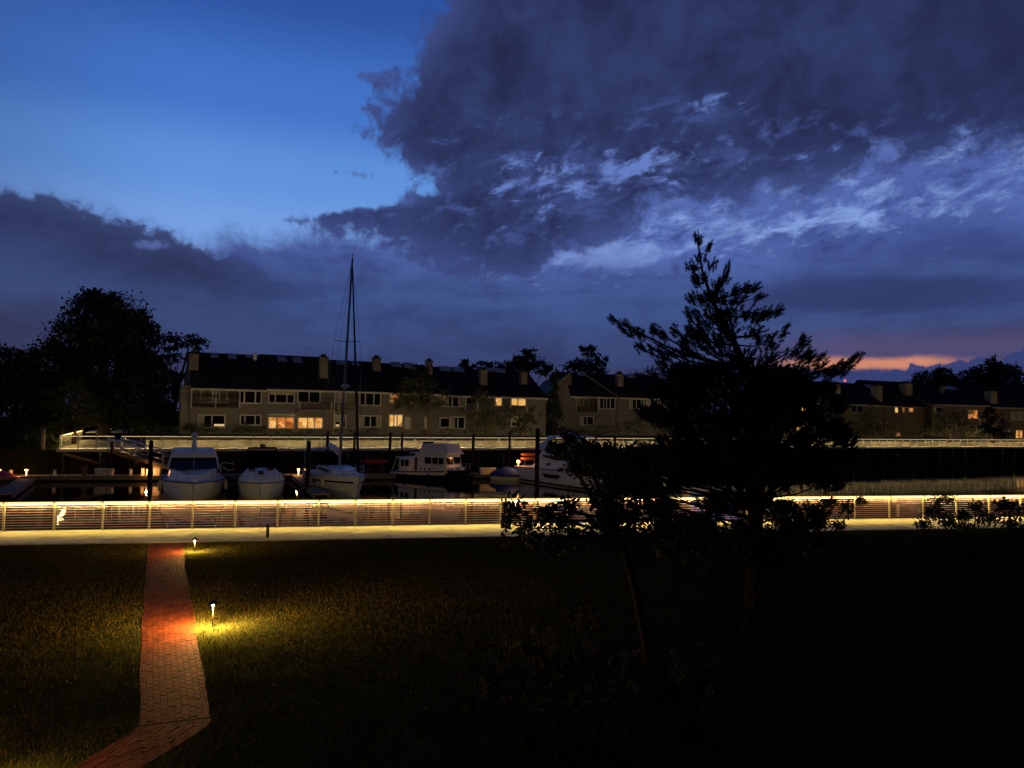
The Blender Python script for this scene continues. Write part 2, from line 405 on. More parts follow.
class MB:
    def __init__(s): s.v = []; s.f = []; s.sm = []
    def add(s, vs, fs, smooth=False):
        k = len(s.v); s.v += [tuple(v) for v in vs]
        s.f += [tuple(i+k for i in f) for f in fs]; s.sm += [smooth]*len(fs)
        return s
    def box(s, x0, x1, y0, y1, z0, z1):
        vs = [(x, y, z) for z in (z0, z1) for y in (y0, y1) for x in (x0, x1)]
        return s.add(vs, [(0, 2, 3, 1), (4, 5, 7, 6), (0, 1, 5, 4), (2, 6, 7, 3), (0, 4, 6, 2), (1, 3, 7, 5)])
    def bar(s, p, q, w, h=None):
        h = h or w; p, q = Vector(p), Vector(q); d = (q-p).normalized()
        u = d.cross(Vector((0, 0, 1)))
        u = Vector((1, 0, 0)) if u.length < 1e-4 else u.normalized()
        n = u.cross(d)
        vs = [c+u*a*w/2+n*b*h/2 for c in (p, q) for a, b in ((-1, -1), (1, -1), (1, 1), (-1, 1))]
        return s.add(vs, [(3, 2, 1, 0), (4, 5, 6, 7), (0, 1, 5, 4), (1, 2, 6, 5), (2, 3, 7, 6), (3, 0, 4, 7)])
    def tube(s, pts, rs, n=8, cap=True):
        pts = [Vector(p) for p in pts]
        if not isinstance(rs, (list, tuple)): rs = [rs]*len(pts)
        vs = []; fs = []
        for i, p in enumerate(pts):
            d = (pts[min(i+1, len(pts)-1)]-pts[max(i-1, 0)]).normalized()
            u = d.cross(Vector((0, 0, 1)) if abs(d.z) < .95 else Vector((1, 0, 0))).normalized(); w = u.cross(d)
            for k in range(n):
                a = 2*math.pi*k/n; vs.append(p+(u*math.cos(a)+w*math.sin(a))*rs[i])
        for i in range(len(pts)-1):
            for k in range(n):
                fs.append((i*n+k, i*n+(k+1) % n, (i+1)*n+(k+1) % n, (i+1)*n+k))
        if cap: fs += [tuple(range(n))[::-1], tuple((len(pts)-1)*n+k for k in range(n))]
        return s.add(vs, fs, True)
    def lathe(s, prof, c=(0, 0, 0), n=16):
        vs = []; fs = []
        for r, z in prof:
            for k in range(n):
                a = 2*math.pi*k/n; vs.append((c[0]+r*math.cos(a), c[1]+r*math.sin(a), c[2]+z))
        for i in range(len(prof)-1):
            for k in range(n):
                fs.append((i*n+k, i*n+(k+1) % n, (i+1)*n+(k+1) % n, (i+1)*n+k))
        fs += [tuple(range(n))[::-1], tuple((len(prof)-1)*n+k for k in range(n))]
        return s.add(vs, fs, True)
    def frustum(s, bot, top, z0, z1):
        n = len(bot)
        z0 = z0 if isinstance(z0, (list, tuple)) else [z0]*n; z1 = z1 if isinstance(z1, (list, tuple)) else [z1]*n
        vs = [(p[0], p[1], z) for p, z in zip(bot, z0)]+[(p[0], p[1], z) for p, z in zip(top, z1)]
        fs = [tuple(range(n))[::-1], tuple(range(n, 2*n))]+[(i, (i+1) % n, n+(i+1) % n, n+i) for i in range(n)]
        return s.add(vs, fs)
    def grid(s, rows, smooth=True, flip=False):
        m = len(rows[0]); vs = [v for r in rows for v in r]; fs = []
        for i in range(len(rows)-1):
            for j in range(m-1):
                f = (i*m+j, i*m+j+1, (i+1)*m+j+1, (i+1)*m+j); fs.append(f[::-1] if flip else f)
        return s.add(vs, fs, smooth)
    def build(s, name, m, parent=None, bevel=0.0):
        me = bpy.data.meshes.new(name); me.from_pydata(s.v, [], s.f)
        me.polygons.foreach_set('use_smooth', s.sm); me.materials.append(m); me.update()
        o = link(name, me, parent)
        if bevel:
            bm = o.modifiers.new('bevel', 'BEVEL'); bm.width = bevel; bm.segments = 2; bm.limit_method = 'ANGLE'
        return o
def faces_mesh(name, V, m, parent=None):
    """V: (N, k, 3) separate k-gons"""
    V = np.asarray(V, dtype=np.float32); n, k = V.shape[:2]
    me = bpy.data.meshes.new(name)
    me.vertices.add(n*k); me.vertices.foreach_set('co', V.ravel())
    me.loops.add(n*k); me.loops.foreach_set('vertex_index', np.arange(n*k, dtype=np.int32))
    me.polygons.add(n); me.polygons.foreach_set('loop_start', np.arange(0, n*k, k, dtype=np.int32))
    me.polygons.foreach_set('loop_total', np.full(n, k, dtype=np.int32))
    me.materials.append(m); me.update(calc_edges=True)
    return link(name, me, parent)
def struct(name, mb, m): return tag(mb.build(name, m), kind='structure')

# ------------------------------------------------------------------ the setting
F0 = Vector((-19.07, 28.9, 0)); FDIR = Vector((43.1, 8.9, 0)).normalized(); FN = Vector((-FDIR.y, FDIR.x, 0))   # near fence line, FN points to the water
FA = math.atan2(FDIR.y, FDIR.x)
G0 = Vector((-29.2, 72, 0)); GDIR = Vector((85.9, 40.6, 0)).normalized(); GN = Vector((-GDIR.y, GDIR.x, 0)); GA = math.atan2(GDIR.y, GDIR.x)
WATER_Z, FAR_Z = -1.05, 1.54
def line_s(px, P, D, py=500):
    """arc length along the ground line P + s D at which it crosses pixel column px"""
    d = ray(px, py); a = d.x/d.y
    return (a*P.y-P.x)/(D.x-a*D.y)
def W(P, D, N, s, n, z): 
    q = P+D*s+N*n; return (q.x, q.y, z)

wk0 = -3.4                                    # the walkway's lawn-side edge
lawn = MB()
gx = np.linspace(-70, 70, 36); rows = []
for j in range(24):
    t = j/23; row = []
    for x in gx:
        yend = (F0+FN*(wk0+.3)).y + (x-(F0+FN*wk0).x)*FDIR.y/FDIR.x
        y = -14+t*(yend+14)
        dz = .015*math.sin(x*.7+y*.31)*math.sin(y*.53)*min(1, 6*(1-t))
        row.append((x, y, dz*.25+.004))
    rows.append(row)
lawn.grid(rows); struct('lawn', lawn, M_lawn)
w = MB(); w.add([(-1500, 20, WATER_Z), (1500, 20, WATER_Z), (1500, 400, WATER_Z), (-1500, 400, WATER_Z)], [(0, 1, 2, 3)]); struct('water', w, mw)
fs = MB()
L0 = W(G0, GDIR, GN, line_s(57, G0, GDIR)-2.5, .3, 1.45); L1 = W(G0, GDIR, GN, 230, .3, 1.45)
fs.add([(-900, L0[1]-4, 1.45), L0, L1, (1800, 900, 1.45), (3000, 3000, 1.45), (-3000, 3000, 1.45), (-900, 400, 1.45)], [(0, 1, 2, 3, 4, 5, 6)])
fs.add([(-900, L0[1]-4, 1.45), L0, L1, (-900, L0[1]-4, -3), (L0[0], L0[1], -3), (L1[0], L1[1], -3)], [(0, 3, 4, 1), (1, 4, 5, 2)])
struct('far_shore_ground', fs, M_far)

# near walkway: slabs with open joints
wk = MB(); s = -32.0
while s < 62:
    L = 2.44
    wk.frustum([W(F0, FDIR, FN, s+.012, wk0, 0)[:2], W(F0, FDIR, FN, s+L-.006, wk0, 0)[:2], W(F0, FDIR, FN, s+L-.006, .28, 0)[:2], W(F0, FDIR, FN, s+.006, .28, 0)[:2]],
               [W(F0, FDIR, FN, s+.012, wk0, 0)[:2], W(F0, FDIR, FN, s+L-.006, wk0, 0)[:2], W(F0, FDIR, FN, s+L-.006, .28, 0)[:2], W(F0, FDIR, FN, s+.006, .28, 0)[:2]], -.18, .03)
    s += L
struct('walkway', wk, M_conc)
bh = MB(); bh.frustum([W(F0, FDIR, FN, -40, -.2, 0)[:2], W(F0, FDIR, FN, 75, -.2, 0)[:2], W(F0, FDIR, FN, 75, .2, 0)[:2], W(F0, FDIR, FN, -40, .2, 0)[:2]],
                      [W(F0, FDIR, FN, -40, -.2, 0)[:2], W(F0, FDIR, FN, 75, -.2, 0)[:2], W(F0, FDIR, FN, 75, .2, 0)[:2], W(F0, FDIR, FN, -40, .2, 0)[:2]], -3, -.19)
tag(bh.build('bulkhead', M_bulk), 'dark timber bulkhead holding up the near lit walkway at the water', 'bulkhead')

# near railing: posts where the photo has them, then regular spacing out of view
pxs = [4.6, 55, 103.5, 150, 193, 235.7, 278, 319, 355.5, 393, 430, 466, 501, 535, 568, 601, 632]
ss = [line_s(p, F0, FDIR) for p in pxs]
ss = [ss[0]-1.85*k for k in range(8, 0, -1)]+ss
while ss[-1] < 58: ss.append(ss[-1]+1.83)
def railing(name, label, cat, P, ang, z, ss, H, post, nbars, bar_r, mats, led_m, led_r, far_side=False):
    root = thing(name, label, cat, (P.x, P.y, z), ang)
    proto = None
    for q in ss:
        if proto is None:
            b_ = MB(); b_.box(-post/2, post/2, -.03, .03, 0, H-.03); b_.box(-post*.9, post*.9, -.06, .06, 0, .015)
            proto = b_.build('post', mats[0], root); proto.location = (q, 0, 0)
        else:
            c = proto.copy(); COL.objects.link(c); c.parent = root; c.location = (q, 0, 0)
    a, b2 = ss[0], ss[-1]
    t_ = MB(); t_.box(a-.1, b2+.1, -.075, .055, H-.028, H+.012)
    if not far_side: t_.box(a-.1, b2+.1, .035, .055, H-.047, H-.029)  # added lip on the water side, keeps part of the strip's light off the boats
    t_.box(a-.1, b2+.1, -.075, -.035 if far_side else -.072, H-.125 if far_side else H-.060, H-.029)  # added lip, hides the light strip from view and trims its spread
    t_.build('top_rail', mats[1], root)
    rb = MB()
    for k in range(nbars):
        zz = .10+(H-.20)*k/(nbars-1)
        rb.box(a, b2, -bar_r+.034, bar_r+.034, zz-bar_r, zz+bar_r)
    rb.build('horizontal_bars', mats[2], root)
    ld = MB()
    for q0, q1 in zip(ss[:-1], ss[1:]):
        y_, z_ = (.0, H-.034) if far_side else (-.050, H-.045)
        ld.box(q0+post*.6, q1-post*.6, y_, y_+led_r, z_-led_r, z_+.002)
    ld.build('light_strip', led_m, root)
    df = MB()
    for q0, q1 in zip(ss[:-1], ss[1:]):
        if far_side: df.box(q0+post*.52, q1-post*.52, -.080, -.076, H-.095, H-.038)
        else: df.box(q0+post*.52, q1-post*.52, -.088, -.0765, H-.062, H+.002)
    df.build('light_diffuser', M_diffar if far_side else M_diff, root)
    return root
railing('near_railing', 'long tan railing with horizontal bars along the near walkway, light glowing under its rail', 'railing',
        F0, FA, .03, ss, 1.07, .075, 10, .012, (M_post, M_post, M_bars), M_led, .011)

# far walkway, its railing, retaining wall
sl = line_s(57, G0, GDIR); sg0 = line_s(112, G0, GDIR); sg1 = line_s(119, G0, GDIR)
fw = MB(); q0, q1 = sl-.2, 175
pl = lambda a, b, n0, n1: [W(G0, GDIR, GN, a, n0, 0)[:2], W(G0, GDIR, GN, b, n0, 0)[:2], W(G0, GDIR, GN, b, n1, 0)[:2], W(G0, GDIR, GN, a, n1, 0)[:2]]
k = q0
while k < q1:
    fw.frustum(pl(k+.01, k+2.99, -.25, 3.2), pl(k+.01, k+2.99, -.25, 3.2), FAR_Z-.25, FAR_Z); k += 3
struct('far_walkway', fw, M_fardeck)
fb = MB()
for k in np.arange(sl+.5, 150, 3.0): fb.tube([W(G0, GDIR, GN, k, -.05, -3), W(G0, GDIR, GN, k, -.05, FAR_Z-.26)], .16, 8)
fb.frustum(pl(sl, 175, .02, .22), pl(sl, 175, .02, .22), -3, FAR_Z-.26)
tag(fb.build('far_bulkhead', M_bulk), 'dark timber bulkhead with round piles under the far lit walkway', 'bulkhead')
rw = MB(); rw.frustum(pl(sg1+2.0, 175, 3.3, 3.7), pl(sg1+2.0, 175, 3.35, 3.7), FAR_Z-.1, 2.18); rw.frustum(pl(sg1+1.95, 175, 3.27, 3.75), pl(sg1+1.95, 175, 3.27, 3.75), 2.184, 2.25)
tag(rw.build('retaining_wall', M_stone), 'low pale stone retaining wall glowing behind the far walkway railing', 'wall')
tr = MB(); tr.add([W(G0, GDIR, GN, q_, n_, z_) for q_ in (sg1+2.0, 175) for n_, z_ in ((3.7, 2.2), (6.2, 2.62), (60, 2.9))], [(0, 3, 4, 1), (1, 4, 5, 2)])
struct('far_terrace_ground', tr, mat('dry_planting', (.18, .14, .07), .95, var=.6, vscale=1.2, spec=0.0))
sf = [sg1]
while len(sf) < 98: sf.append(sf[-1]+1.62)
FMAT = (M_post, M_rail, M_rail)
def split_rail(a, b, name, label):
    part = [q-a for q in sf if a <= q <= b]
    P = G0+GDIR*a
    return railing(name, label, 'railing', P, GA, FAR_Z, part, 1.17, .07, 5, .008, FMAT, M_ledfar, .045, True)
split_rail(sf[0], sf[-1], 'far_railing', 'long dark railing of the far walkway right of the gangway, lit cream')
nfp = 4
pf = [sl+(sg0-sl)*k/3 for k in range(4)]
railing('platform_railing', 'short lit railing on the front edge of the corner platform left of the gangway', 'railing', G0+GDIR*sl, GA, FAR_Z, [q-sl for q in pf], 1.17, .08, 3, .008, FMAT, M_ledfar, .045, True)
# side pier running back from the platform corner, railing lit along its left side
Pc = G0+GDIR*sl; back = at(83, 430, 98.7); bd = Vector((back.x-Pc.x, back.y-Pc.y, 0)); bl = bd.length; bd.normalize(); bn = Vector((bd.y, -bd.x, 0))
railing('side_railing', 'bright railing running away from the water along the left side of the pier', 'railing', Pc+bd*.3, math.atan2(bd.y, bd.x), FAR_Z, [bl*k/15 for k in range(15)], 1.17, .08, 5, .012, (M_post, M_post, M_post), M_ledside, .03)
pd = MB()
a_ = Pc+bd*3.0-bn*.25; b_ = Pc+bd*bl-bn*.25; c_ = Pc+bd*bl+bn*10; d_ = Pc+bd*3.0+bn*10
pd.add([(p.x, p.y, FAR_Z-.05) for p in (a_, b_, c_, d_)], [(0, 3, 2, 1)]); struct('pier_deck_path', pd, M_stone)
# braces below the platform
br = thing('pier_substructure', 'timber piles and diagonal braces under the corner platform', 'pier piles', (Pc.x, Pc.y, 0))
for k in (.4, 3.2, 6.0, 8.6):
    m_ = MB(); q = GDIR*k-GN*.2; m_.tube([(q.x, q.y, -3), (q.x, q.y, FAR_Z-.26)], .17, 8); m_.build('pile', M_bulk, br)
for k0, k1 in ((.5, 3.1), (6.1, 8.5), ):
    p = GDIR*k0-GN*.45; q = GDIR*k1-GN*.45; za, zb = (1.1, .3) if k0 < 1 else (.3, .9)
    m_ = MB(); m_.bar((p.x, p.y, za), (q.x, q.y, zb), .14, .22); m_.build('diagonal_brace', M_palepile, br)

# ------------------------------------------------------------------ gangway
g0 = at(113.5, 449.5, 72*0+W(G0, GDIR, GN, sg0+.3, 0, 0)[1]-.3); g1 = at(186, 471, 65.5)
g0.z = FAR_Z-.12; gl = (g1-g0); gr = thing('gangway', 'sloping metal gangway with handrails leading down from the platform to the floating dock', 'gangway', g0, math.atan2(gl.y, gl.x))
gh = math.hypot(gl.x, gl.y); gz = gl.z
tt = MB(); tt.add([(0, -.65, 0), (gh, -.65, gz), (gh, .65, gz), (0, .65, 0), (0, -.65, -.1), (gh, -.65, gz-.1), (gh, .65, gz-.1), (0, .65, -.1)],
                  [(0, 1, 2, 3), (7, 6, 5, 4), (0, 4, 5, 1), (2, 6, 7, 3), (1, 5, 6, 2), (3, 7, 4, 0)]); tt.build('walking_deck', M_dock, gr)
for sy in (-.68, .68):
    m_ = MB(); m_.bar((0, sy, .02), (gh, sy, gz+.02), .06, .34); m_.build('side_beam', M_palepile, gr)
    m_ = MB(); m_.tube([(0, sy, 1.1), (gh, sy, gz+1.1)], .035, 6); m_.tube([(0, sy, .6), (gh, sy, gz+.6)], .022, 6); m_.build('handrail', M_steel, gr)
    for k in range(6):
        x = gh*(k+.08)/5.3; m_ = MB(); m_.bar((x, sy, gz*x/gh+.1), (x+.22, sy, gz*x/gh+1.1), .05); m_.build('stanchion', M_box, gr)

# ------------------------------------------------------------------ docks
D0 = at(-60, 478, 63.0); D1 = at(395, 474.5, 71.8); DD = Vector((D1.x-D0.x, D1.y-D0.y, 0)); dl = DD.length; DD.normalize(); DN = Vector((-DD.y, DD.x, 0)); D0.z = 0
def dock(name, label, A_, B_, wd, z=-.6):
    d = Vector((B_[0]-A_[0], B_[1]-A_[1], 0)); L = d.length
    root = thing(name, label, 'dock', (A_[0], A_[1], z), math.atan2(d.y, d.x))
    m_ = MB(); k = 0.0
    while k < L-.05:
        m_.box(k+.006, min(L, k+.24)-.006, -wd/2, wd/2, -.06, 0); k += .24
    m_.build('planks', M_dock, root)
    m_ = MB(); m_.box(0, L, -wd/2-.06, -wd/2-.002, -.32, .03); m_.box(0, L, wd/2+.002, wd/2+.06, -.32, .03); m_.build('fascia', M_dock, root)
    m_ = MB(); k = .4
    while k < L-1: m_.box(k, k+1.2, -wd/2+.1, wd/2-.1, -.7, -.07); k += 2.4
    m_.build('floats', M_pile, root)
    return root
dock('floating_dock', 'long floating wooden dock behind the moored boats, lit by low dock lamps', D0, D1, 1.8)
fa = onz(2, 494, -.6); fb_ = onz(26, 478.5, -.6); dock('finger_dock', 'short finger dock at the far left, pale in the lamp light', fa, fb_, 1.0, -.604)
fa = onz(322, 494, -.6); fb_ = D0+DD*line_s(296, D0, DD); dock('finger_dock', 'finger dock between the black covered boat and the sailboat', fa, fb_, .9, -.604)
fa = at(470, 473, 74); fb_ = at(520, 474, 76); dock('floating_dock', 'dim dock piece under the white box and the blue covered boat', (fa.x, fa.y), (fb_.x, fb_.y), 1.6, -.6)

def on_dock(px, dn=0.0): 
    s = line_s(px, D0, DD); p = D0+DD*s+DN*dn; return (p.x, p.y, -.6)
def dock_lamp(px, label, dn=-.6, glow=9.0, h=.55, p=None):
    loc = p or on_dock(px, dn)
    r = thing('dock_lamp', label, 'lamp', loc, 0, 'low lamps along the docks')
    m_ = MB(); m_.lathe([(.09, 0), (.09, .03), (.055, .05), (.055, h-.12)], n=10); m_.build('post', M_box, r)
    m_ = MB(); m_.lathe([(.11, h-.118), (.11, h-.02)], n=12); m_.build('lens', M_bulbdock, r)
    m_ = MB(); m_.lathe([(.20, h-.018), (.17, h+.03), (.03, h+.07)], n=12); m_.build('cap', M_box, r)
    ld = bpy.data.lights.new('dock_lamp_glow', 'POINT'); ld.energy = glow; ld.color = (1, .42, .11); ld.shadow_soft_size = .10
    lo = link('light', ld, r); lo.location = (0, -.02-.25, h-.08)
    return r
dock_lamp(28, 'bright orange dock lamp at the left end of the long dock', glow=60)
dock_lamp(298, 'bright orange dock lamp beside the black covered boat and the sailboat', glow=70)
dock_lamp(305.5, 'small second dock lamp just by the piling at the sailboat', dn=-.3, glow=4, h=.5)
dock_lamp(1, 'orange dock lamp by the red cover at the left edge of the photo', glow=50)
def pedestal(px, h, label, m=M_box, dn=-.5, wd=.22):
    r = thing('power_pedestal', label, 'pedestal', on_dock(px, dn), FA)
    b_ = MB(); b_.frustum([(-wd/2, -wd/2), (wd/2, -wd/2), (wd/2, wd/2), (-wd/2, wd/2)], [(-wd*.4, -wd*.4), (wd*.4, -wd*.4), (wd*.4, wd*.4), (-wd*.4, wd*.4)], 0, h); b_.build('body', m, r, .02)
    b_ = MB(); b_.box(-wd*.55, wd*.55, -wd*.55, wd*.55, h+.002, h+.05); b_.build('lid', M_palepile, r, .015)
    return r
dock_lamp(149.5, 'orange dock lamp half hidden behind the dark piling left of the motor yacht', dn=-.75, glow=70)
pedestal(12, .5, 'small white dock post left of the first orange lamp')
pedestal(55.5, .5, 'small white dock post right of the tall pale piling')
pedestal(85, .75, 'grey power pedestal standing left of the dock box', M_palepile, wd=.36)
pedestal(131, .55, 'small white dock post between the dock box and the dark piling')
pedestal(143, .62, 'orange lit power pedestal just left of the dark piling', wd=.26)
pedestal(147.5, .55, 'thin pale power pedestal beside the orange lit one', wd=.16)
def dock_box(px0, px1, h, label, m=M_box, dn=-.3, loc=None, wd=None):
    p0, p1 = on_dock(px0, dn), on_dock(px1, dn); L = wd or math.hypot(p1[0]-p0[0], p1[1]-p0[1])
    r = thing('dock_box', label, 'dock box', loc or ((p0[0]+p1[0])/2, (p0[1]+p1[1])/2, -.6), FA)
    b_ = MB(); b_.frustum([(-L/2+.05, -.3), (L/2-.05, -.3), (L/2-.05, .3), (-L/2+.05, .3)], [(-L/2, -.33), (L/2, -.33), (L/2, .33), (-L/2, .33)], 0, h-.14); b_.build('body', m, r, .02)
    b_ = MB(); b_.frustum([(-L/2-.03, -.36), (L/2+.03, -.36), (L/2+.03, .36), (-L/2-.03, .36)], [(-L/2-.01, -.30), (L/2+.01, -.30), (L/2+.01, .2), (-L/2-.01, .2)], h-.137, h); b_.build('lid', m, r, .02)
    return r
dock_box(95.5, 107, .62, 'wide brownish dock box on the left part of the long dock')
dock_box(108.5, 113.5, .58, 'small dock box next to the wide brownish one')
dock_box(153.5, 161, .8, 'orange lit dock box between the dark piling and the left motor yacht')
p_ = at(487.5, 470.5, 73.3); dock_box(0, 0, .66, 'white dock box on the dim dock right of the trawler', loc=(p_.x, p_.y, -.6), wd=1.5)
# kayak rack and kayak
s_ = on_dock(375, .2); rk = thing('kayak_rack', 'grey metal kayak rack on the end of the long dock', 'rack', s_, FA)
for x in (-.8, .65):
    m_ = MB(); m_.bar((x, -.25, 0), (x, -.25, 2.0), .06); m_.bar((x, .25, 0), (x, .25, 2.0), .06); m_.bar((x, -.25, 1.99), (x, .25, 1.99), .05); m_.build('upright', M_palepile, rk)
    for z in (.45, .95, 1.55):
        m_ = MB(); m_.bar((x, -.4, z), (x, .4, z), .05); m_.build('arm', M_palepile, rk)
m_ = MB(); m_.bar((-.8, -.25, .5), (.65, -.25, .5), .05); m_.bar((-.8, -.25, 1.62), (.65, -.25, 1.62), .05); m_.build('cross_rail', M_palepile, rk)
ky = thing('kayak', 'red kayak lying on the rack on the dock', 'kayak', (s_[0]-.1, s_[1]-.05, s_[2]+.98), FA)
rows = []
for i in range(13):
    t_ = -1+2*i/12; wv = .30*(1-abs(t_)**2.4)+.01; hv = .17*(1-abs(t_)**3)+.01; zc = .19+.10*abs(t_)**3
    rows.append([(t_*1.35, wv*math.cos(a), zc+hv*math.sin(a)) for a in [2*math.pi*k/10 for k in range(11)]])
m_ = MB(); m_.grid(rows, flip=True); m_.build('hull', M_red, ky)
m_ = MB(); m_.lathe([(.24, .33), (.25, .385), (.2, .385)], n=14); c_ = m_.build('cockpit_rim', M_dark, ky)
# red cover at the far left edge
p_ = at(2, 476, 62); tc_ = thing('red_cover', 'red canvas cover over gear at the left end of the dock, lit by a lamp', 'cover', (p_.x, p_.y, -.6))
rows = []
for i in range(9):
    t_ = -1+i/4; rows.append([(t_*1.0, y, .02+.55*max(0, 1-abs(t_)**1.6)*(1-abs(y)**2*1.2)+.02) for y in (-.8, -.4, 0, .4, .8)])
m_ = MB(); m_.grid(rows); m_.build('canvas', M_red, tc_)
m_ = MB(); m_.bar((-1, -.8, .02), (1, -.8, .02), .03); m_.bar((-1, .8, .02), (1, .8, .02), .03); m_.build('hem_rope', M_box, tc_)

# ------------------------------------------------------------------ pilings
def piling(px, ytop, Y, r, label, m=M_pile, capped=False):
    p = at(px, ytop, Y)
    o = thing('piling', label, 'piling', (p.x, p.y, WATER_Z))
    m_ = MB(); m_.tube([(0, 0, -2), (0, 0, (p.z-WATER_Z)*.5), (.02, 0, p.z-WATER_Z)], [r*1.06, r, r*.94], 12); m_.build('pole', m, o)
    m_ = MB(); m_.lathe([(r*.97, p.z-WATER_Z+.002), (r*.97, p.z-WATER_Z+.05), (.03, p.z-WATER_Z+.16)], (.02, 0, 0), 12); m_.build('cap', M_cap, o)
    return o
piling(151, 442, 57.5, .16, 'thick black piling left of the left motor yacht')
piling(308.5, 442.5, 57, .17, 'thick black piling left of the sailboat')
piling(537.5, 430, 60, .17, 'thick black piling in front of the large white yacht')
piling(327.6, 432, 70, .13, 'dark piling rising behind the sailboat cabin')
piling(354.5, 434, 71, .12, 'dark piling behind the bow of the sailboat')
piling(390.2, 434, 74.5, .14, 'dark piling at the stern of the trawler')
piling(402.2, 434, 76, .10, 'thin dark piling behind the trawler cockpit')
piling(473.3, 435, 75.5, .15, 'dark piling right of the trawler bow')
piling(509.5, 433, 76, .12, 'dark piling behind the blue covered boat')
piling(43, 428.5, 67.5, .22, 'tall pale weathered piling left of the corner platform', M_palepile)
piling(112, 443, 68, .13, 'dark piling under the top end of the gangway')

# ------------------------------------------------------------------ boats (local: x to the bow, z up from the waterline)
def hull(L, B, zs, zb, draft=.45, full=2.3, n=22, rake=.9, stern=.90, flare=.30):
    """returns (topsides+bottom MB, deck MB, sheer points)"""
    sect = []; sheer = []
    for i in range(n):
        t = i/(n-1)
        b = B/2*(stern+(1-stern)*min(1, t/.35))*(1-max(0, (t-.40)/.60)**full)
        b = max(b, .03)
        s = zs+(zb-zs)*t**1.7
        fl = flare*max(0, (t-.35)/.65)
        x = t*L
        rk = rake*max(0, (t-.6)/.4)**1.6
        prof = [(1.0, s, 0), (1.0-.10*fl-.015, s*.80, .06), (1-.55*fl-.03, s*.45, .3), (.95-.95*fl, .08, .6), (.80-.80*fl, -.12, .75), (.02, -draft*(1-.6*max(0, t-.6)/.4), 1.0)]
        port = [(x-rk*k, b*max(f, .015), z) for f, z, k in prof]
        sect.append(port+[(x_, -y_, z_) for x_, y_, z_ in port[::-1]])
        sheer.append((x, b, s))
    h = MB(); h.grid(sect); 
    s0 = sect[0]; h.add(s0, [tuple(range(len(s0)))])
    d = MB(); d.grid([[(x, y*.985, z-.04), (x, y*.5, z+.03), (x, 0, z+.05), (x, -y*.5, z+.03), (x, -y*.985, z-.04)] for x, y, z in sheer], flip=True)
    return h, d, sheer
def rub(sheer, r, dz=-.03):
    m_ = MB()
    m_.tube([(x, y+.01, z+dz) for x, y, z in sheer], r, 6); m_.tube([(x, -y-.01, z+dz) for x, y, z in sheer], r, 6)
    return m_
def bow_rail(sheer, i0, h, inset=.93, r=.02):
    m_ = MB(); pts = [(x-.05, y*inset, z+h) for x, y, z in sheer[i0:]]
    m_.tube(pts+[(x, -y, z) for x, y, z in pts[::-1]], r, 6)
    pts2 = [(x, y, z-h*.5) for x, y, z in pts]; m_.tube(pts2+[(x, -y, z) for x, y, z in pts2[::-1]], r*.6, 5)
    for k in range(i0, len(sheer), 2):
        x, y, z = sheer[k]
        for sg in (1, -1): m_.tube([(x-.05, sg*y*inset, z-.03), (x-.05, sg*y*inset, z+h)], r, 5)
    return m_
def fenders(sheer, idx, r, m, sides=(1, -1), ln=.55):
    for i in idx:
        for sg in sides:
            x, y, z = sheer[i]; q = (x, sg*(y+.12), z)
            f = MB(); f.lathe([(.03, -.2), (.11, -.26), (.12, -.5), (.11, -.26-ln), (.03, -.32-ln)], q, 10); fo = f.build('fender', m, r)
            f = MB(); f.tube([(x, sg*(y-.02), z+.02), (x, sg*(y+.10), z-.02), (x, sg*(y+.12), z-.2)], .012, 5); f.build('fender_line', M_dark, fo)
def lerp_poly(b, t, k): return [(p[0]+(q[0]-p[0])*k, p[1]+(q[1]-p[1])*k) for p, q in zip(b, t)]
def grow(poly, d):
    cx = sum(p[0] for p in poly)/len(poly); out = []
    return [(p[0]+d*(1 if p[0] > cx else -1), p[1]+d*(1 if p[1] > 0 else -1)) for p in poly]
def cabin(bot, top, z0, z1): m_ = MB(); m_.frustum(bot, top, z0, z1); return m_
def band(bot, top, z0, z1, ka, kb, d=.015):
    m_ = MB(); m_.frustum(grow(lerp_poly(bot, top, ka), d), grow(lerp_poly(bot, top, kb), d), z0+(z1-z0)*ka, z0+(z1-z0)*kb); return m_
def sympoly(p): return [(x, y) for x, y in p]+[(x, -y) for x, y in p[::-1]]
def boat_at(name, label, cat, bow, stern):
    d = Vector((bow[0]-stern[0], bow[1]-stern[1], 0))
    return thing(name, label, cat, (stern[0], stern[1], WATER_Z), math.atan2(d.y, d.x)), d.length
def xy(px, Y, py=480): p = at(px, py, Y); return (p.x, p.y)

# left motor yacht, bow to the viewer
r, L = boat_at('motor_yacht', 'white motor yacht with hardtop and radar mast, bow toward the viewer, beside the left piling', 'motor yacht', xy(193.5, 49.5), xy(193, 61.8))
h, d, sh = hull(L, 4.2, 1.05, 1.28, full=2.8, flare=.30)
h.build('hull', M_white, r); d.build('deck', M_whited, r); rub(sh, .05).build('rub_rail', M_palepile, r)
bow_rail(sh, 12, .5, r=.011).build('bow_rail', M_palepile, r)
bt = sympoly([(8.6, 1.50), (11.0, .45)]); tp = sympoly([(8.4, 1.25), (10.3, .35)])
m_ = cabin([(5.2, 1.72), (8.9, 1.55), (11.3, .35), (11.3, -.35), (8.9, -1.55), (5.2, -1.72)], [(5.0, 1.60), (8.0, 1.48), (10.4, .25), (10.4, -.25), (8.0, -1.48), (5.0, -1.60)], 1.0, [1.95, 1.88, 1.52, 1.52, 1.88, 1.95]); m_.build('foredeck_cabin', M_white, r, .05)
hb = [(2.6, 1.75), (8.1, 1.62), (8.1, -1.62), (2.6, -1.75)]; ht = [(2.6, 1.60), (6.9, 1.53), (6.9, -1.53), (2.6, -1.60)]
fenders(sh, (7, 11), r, M_box)
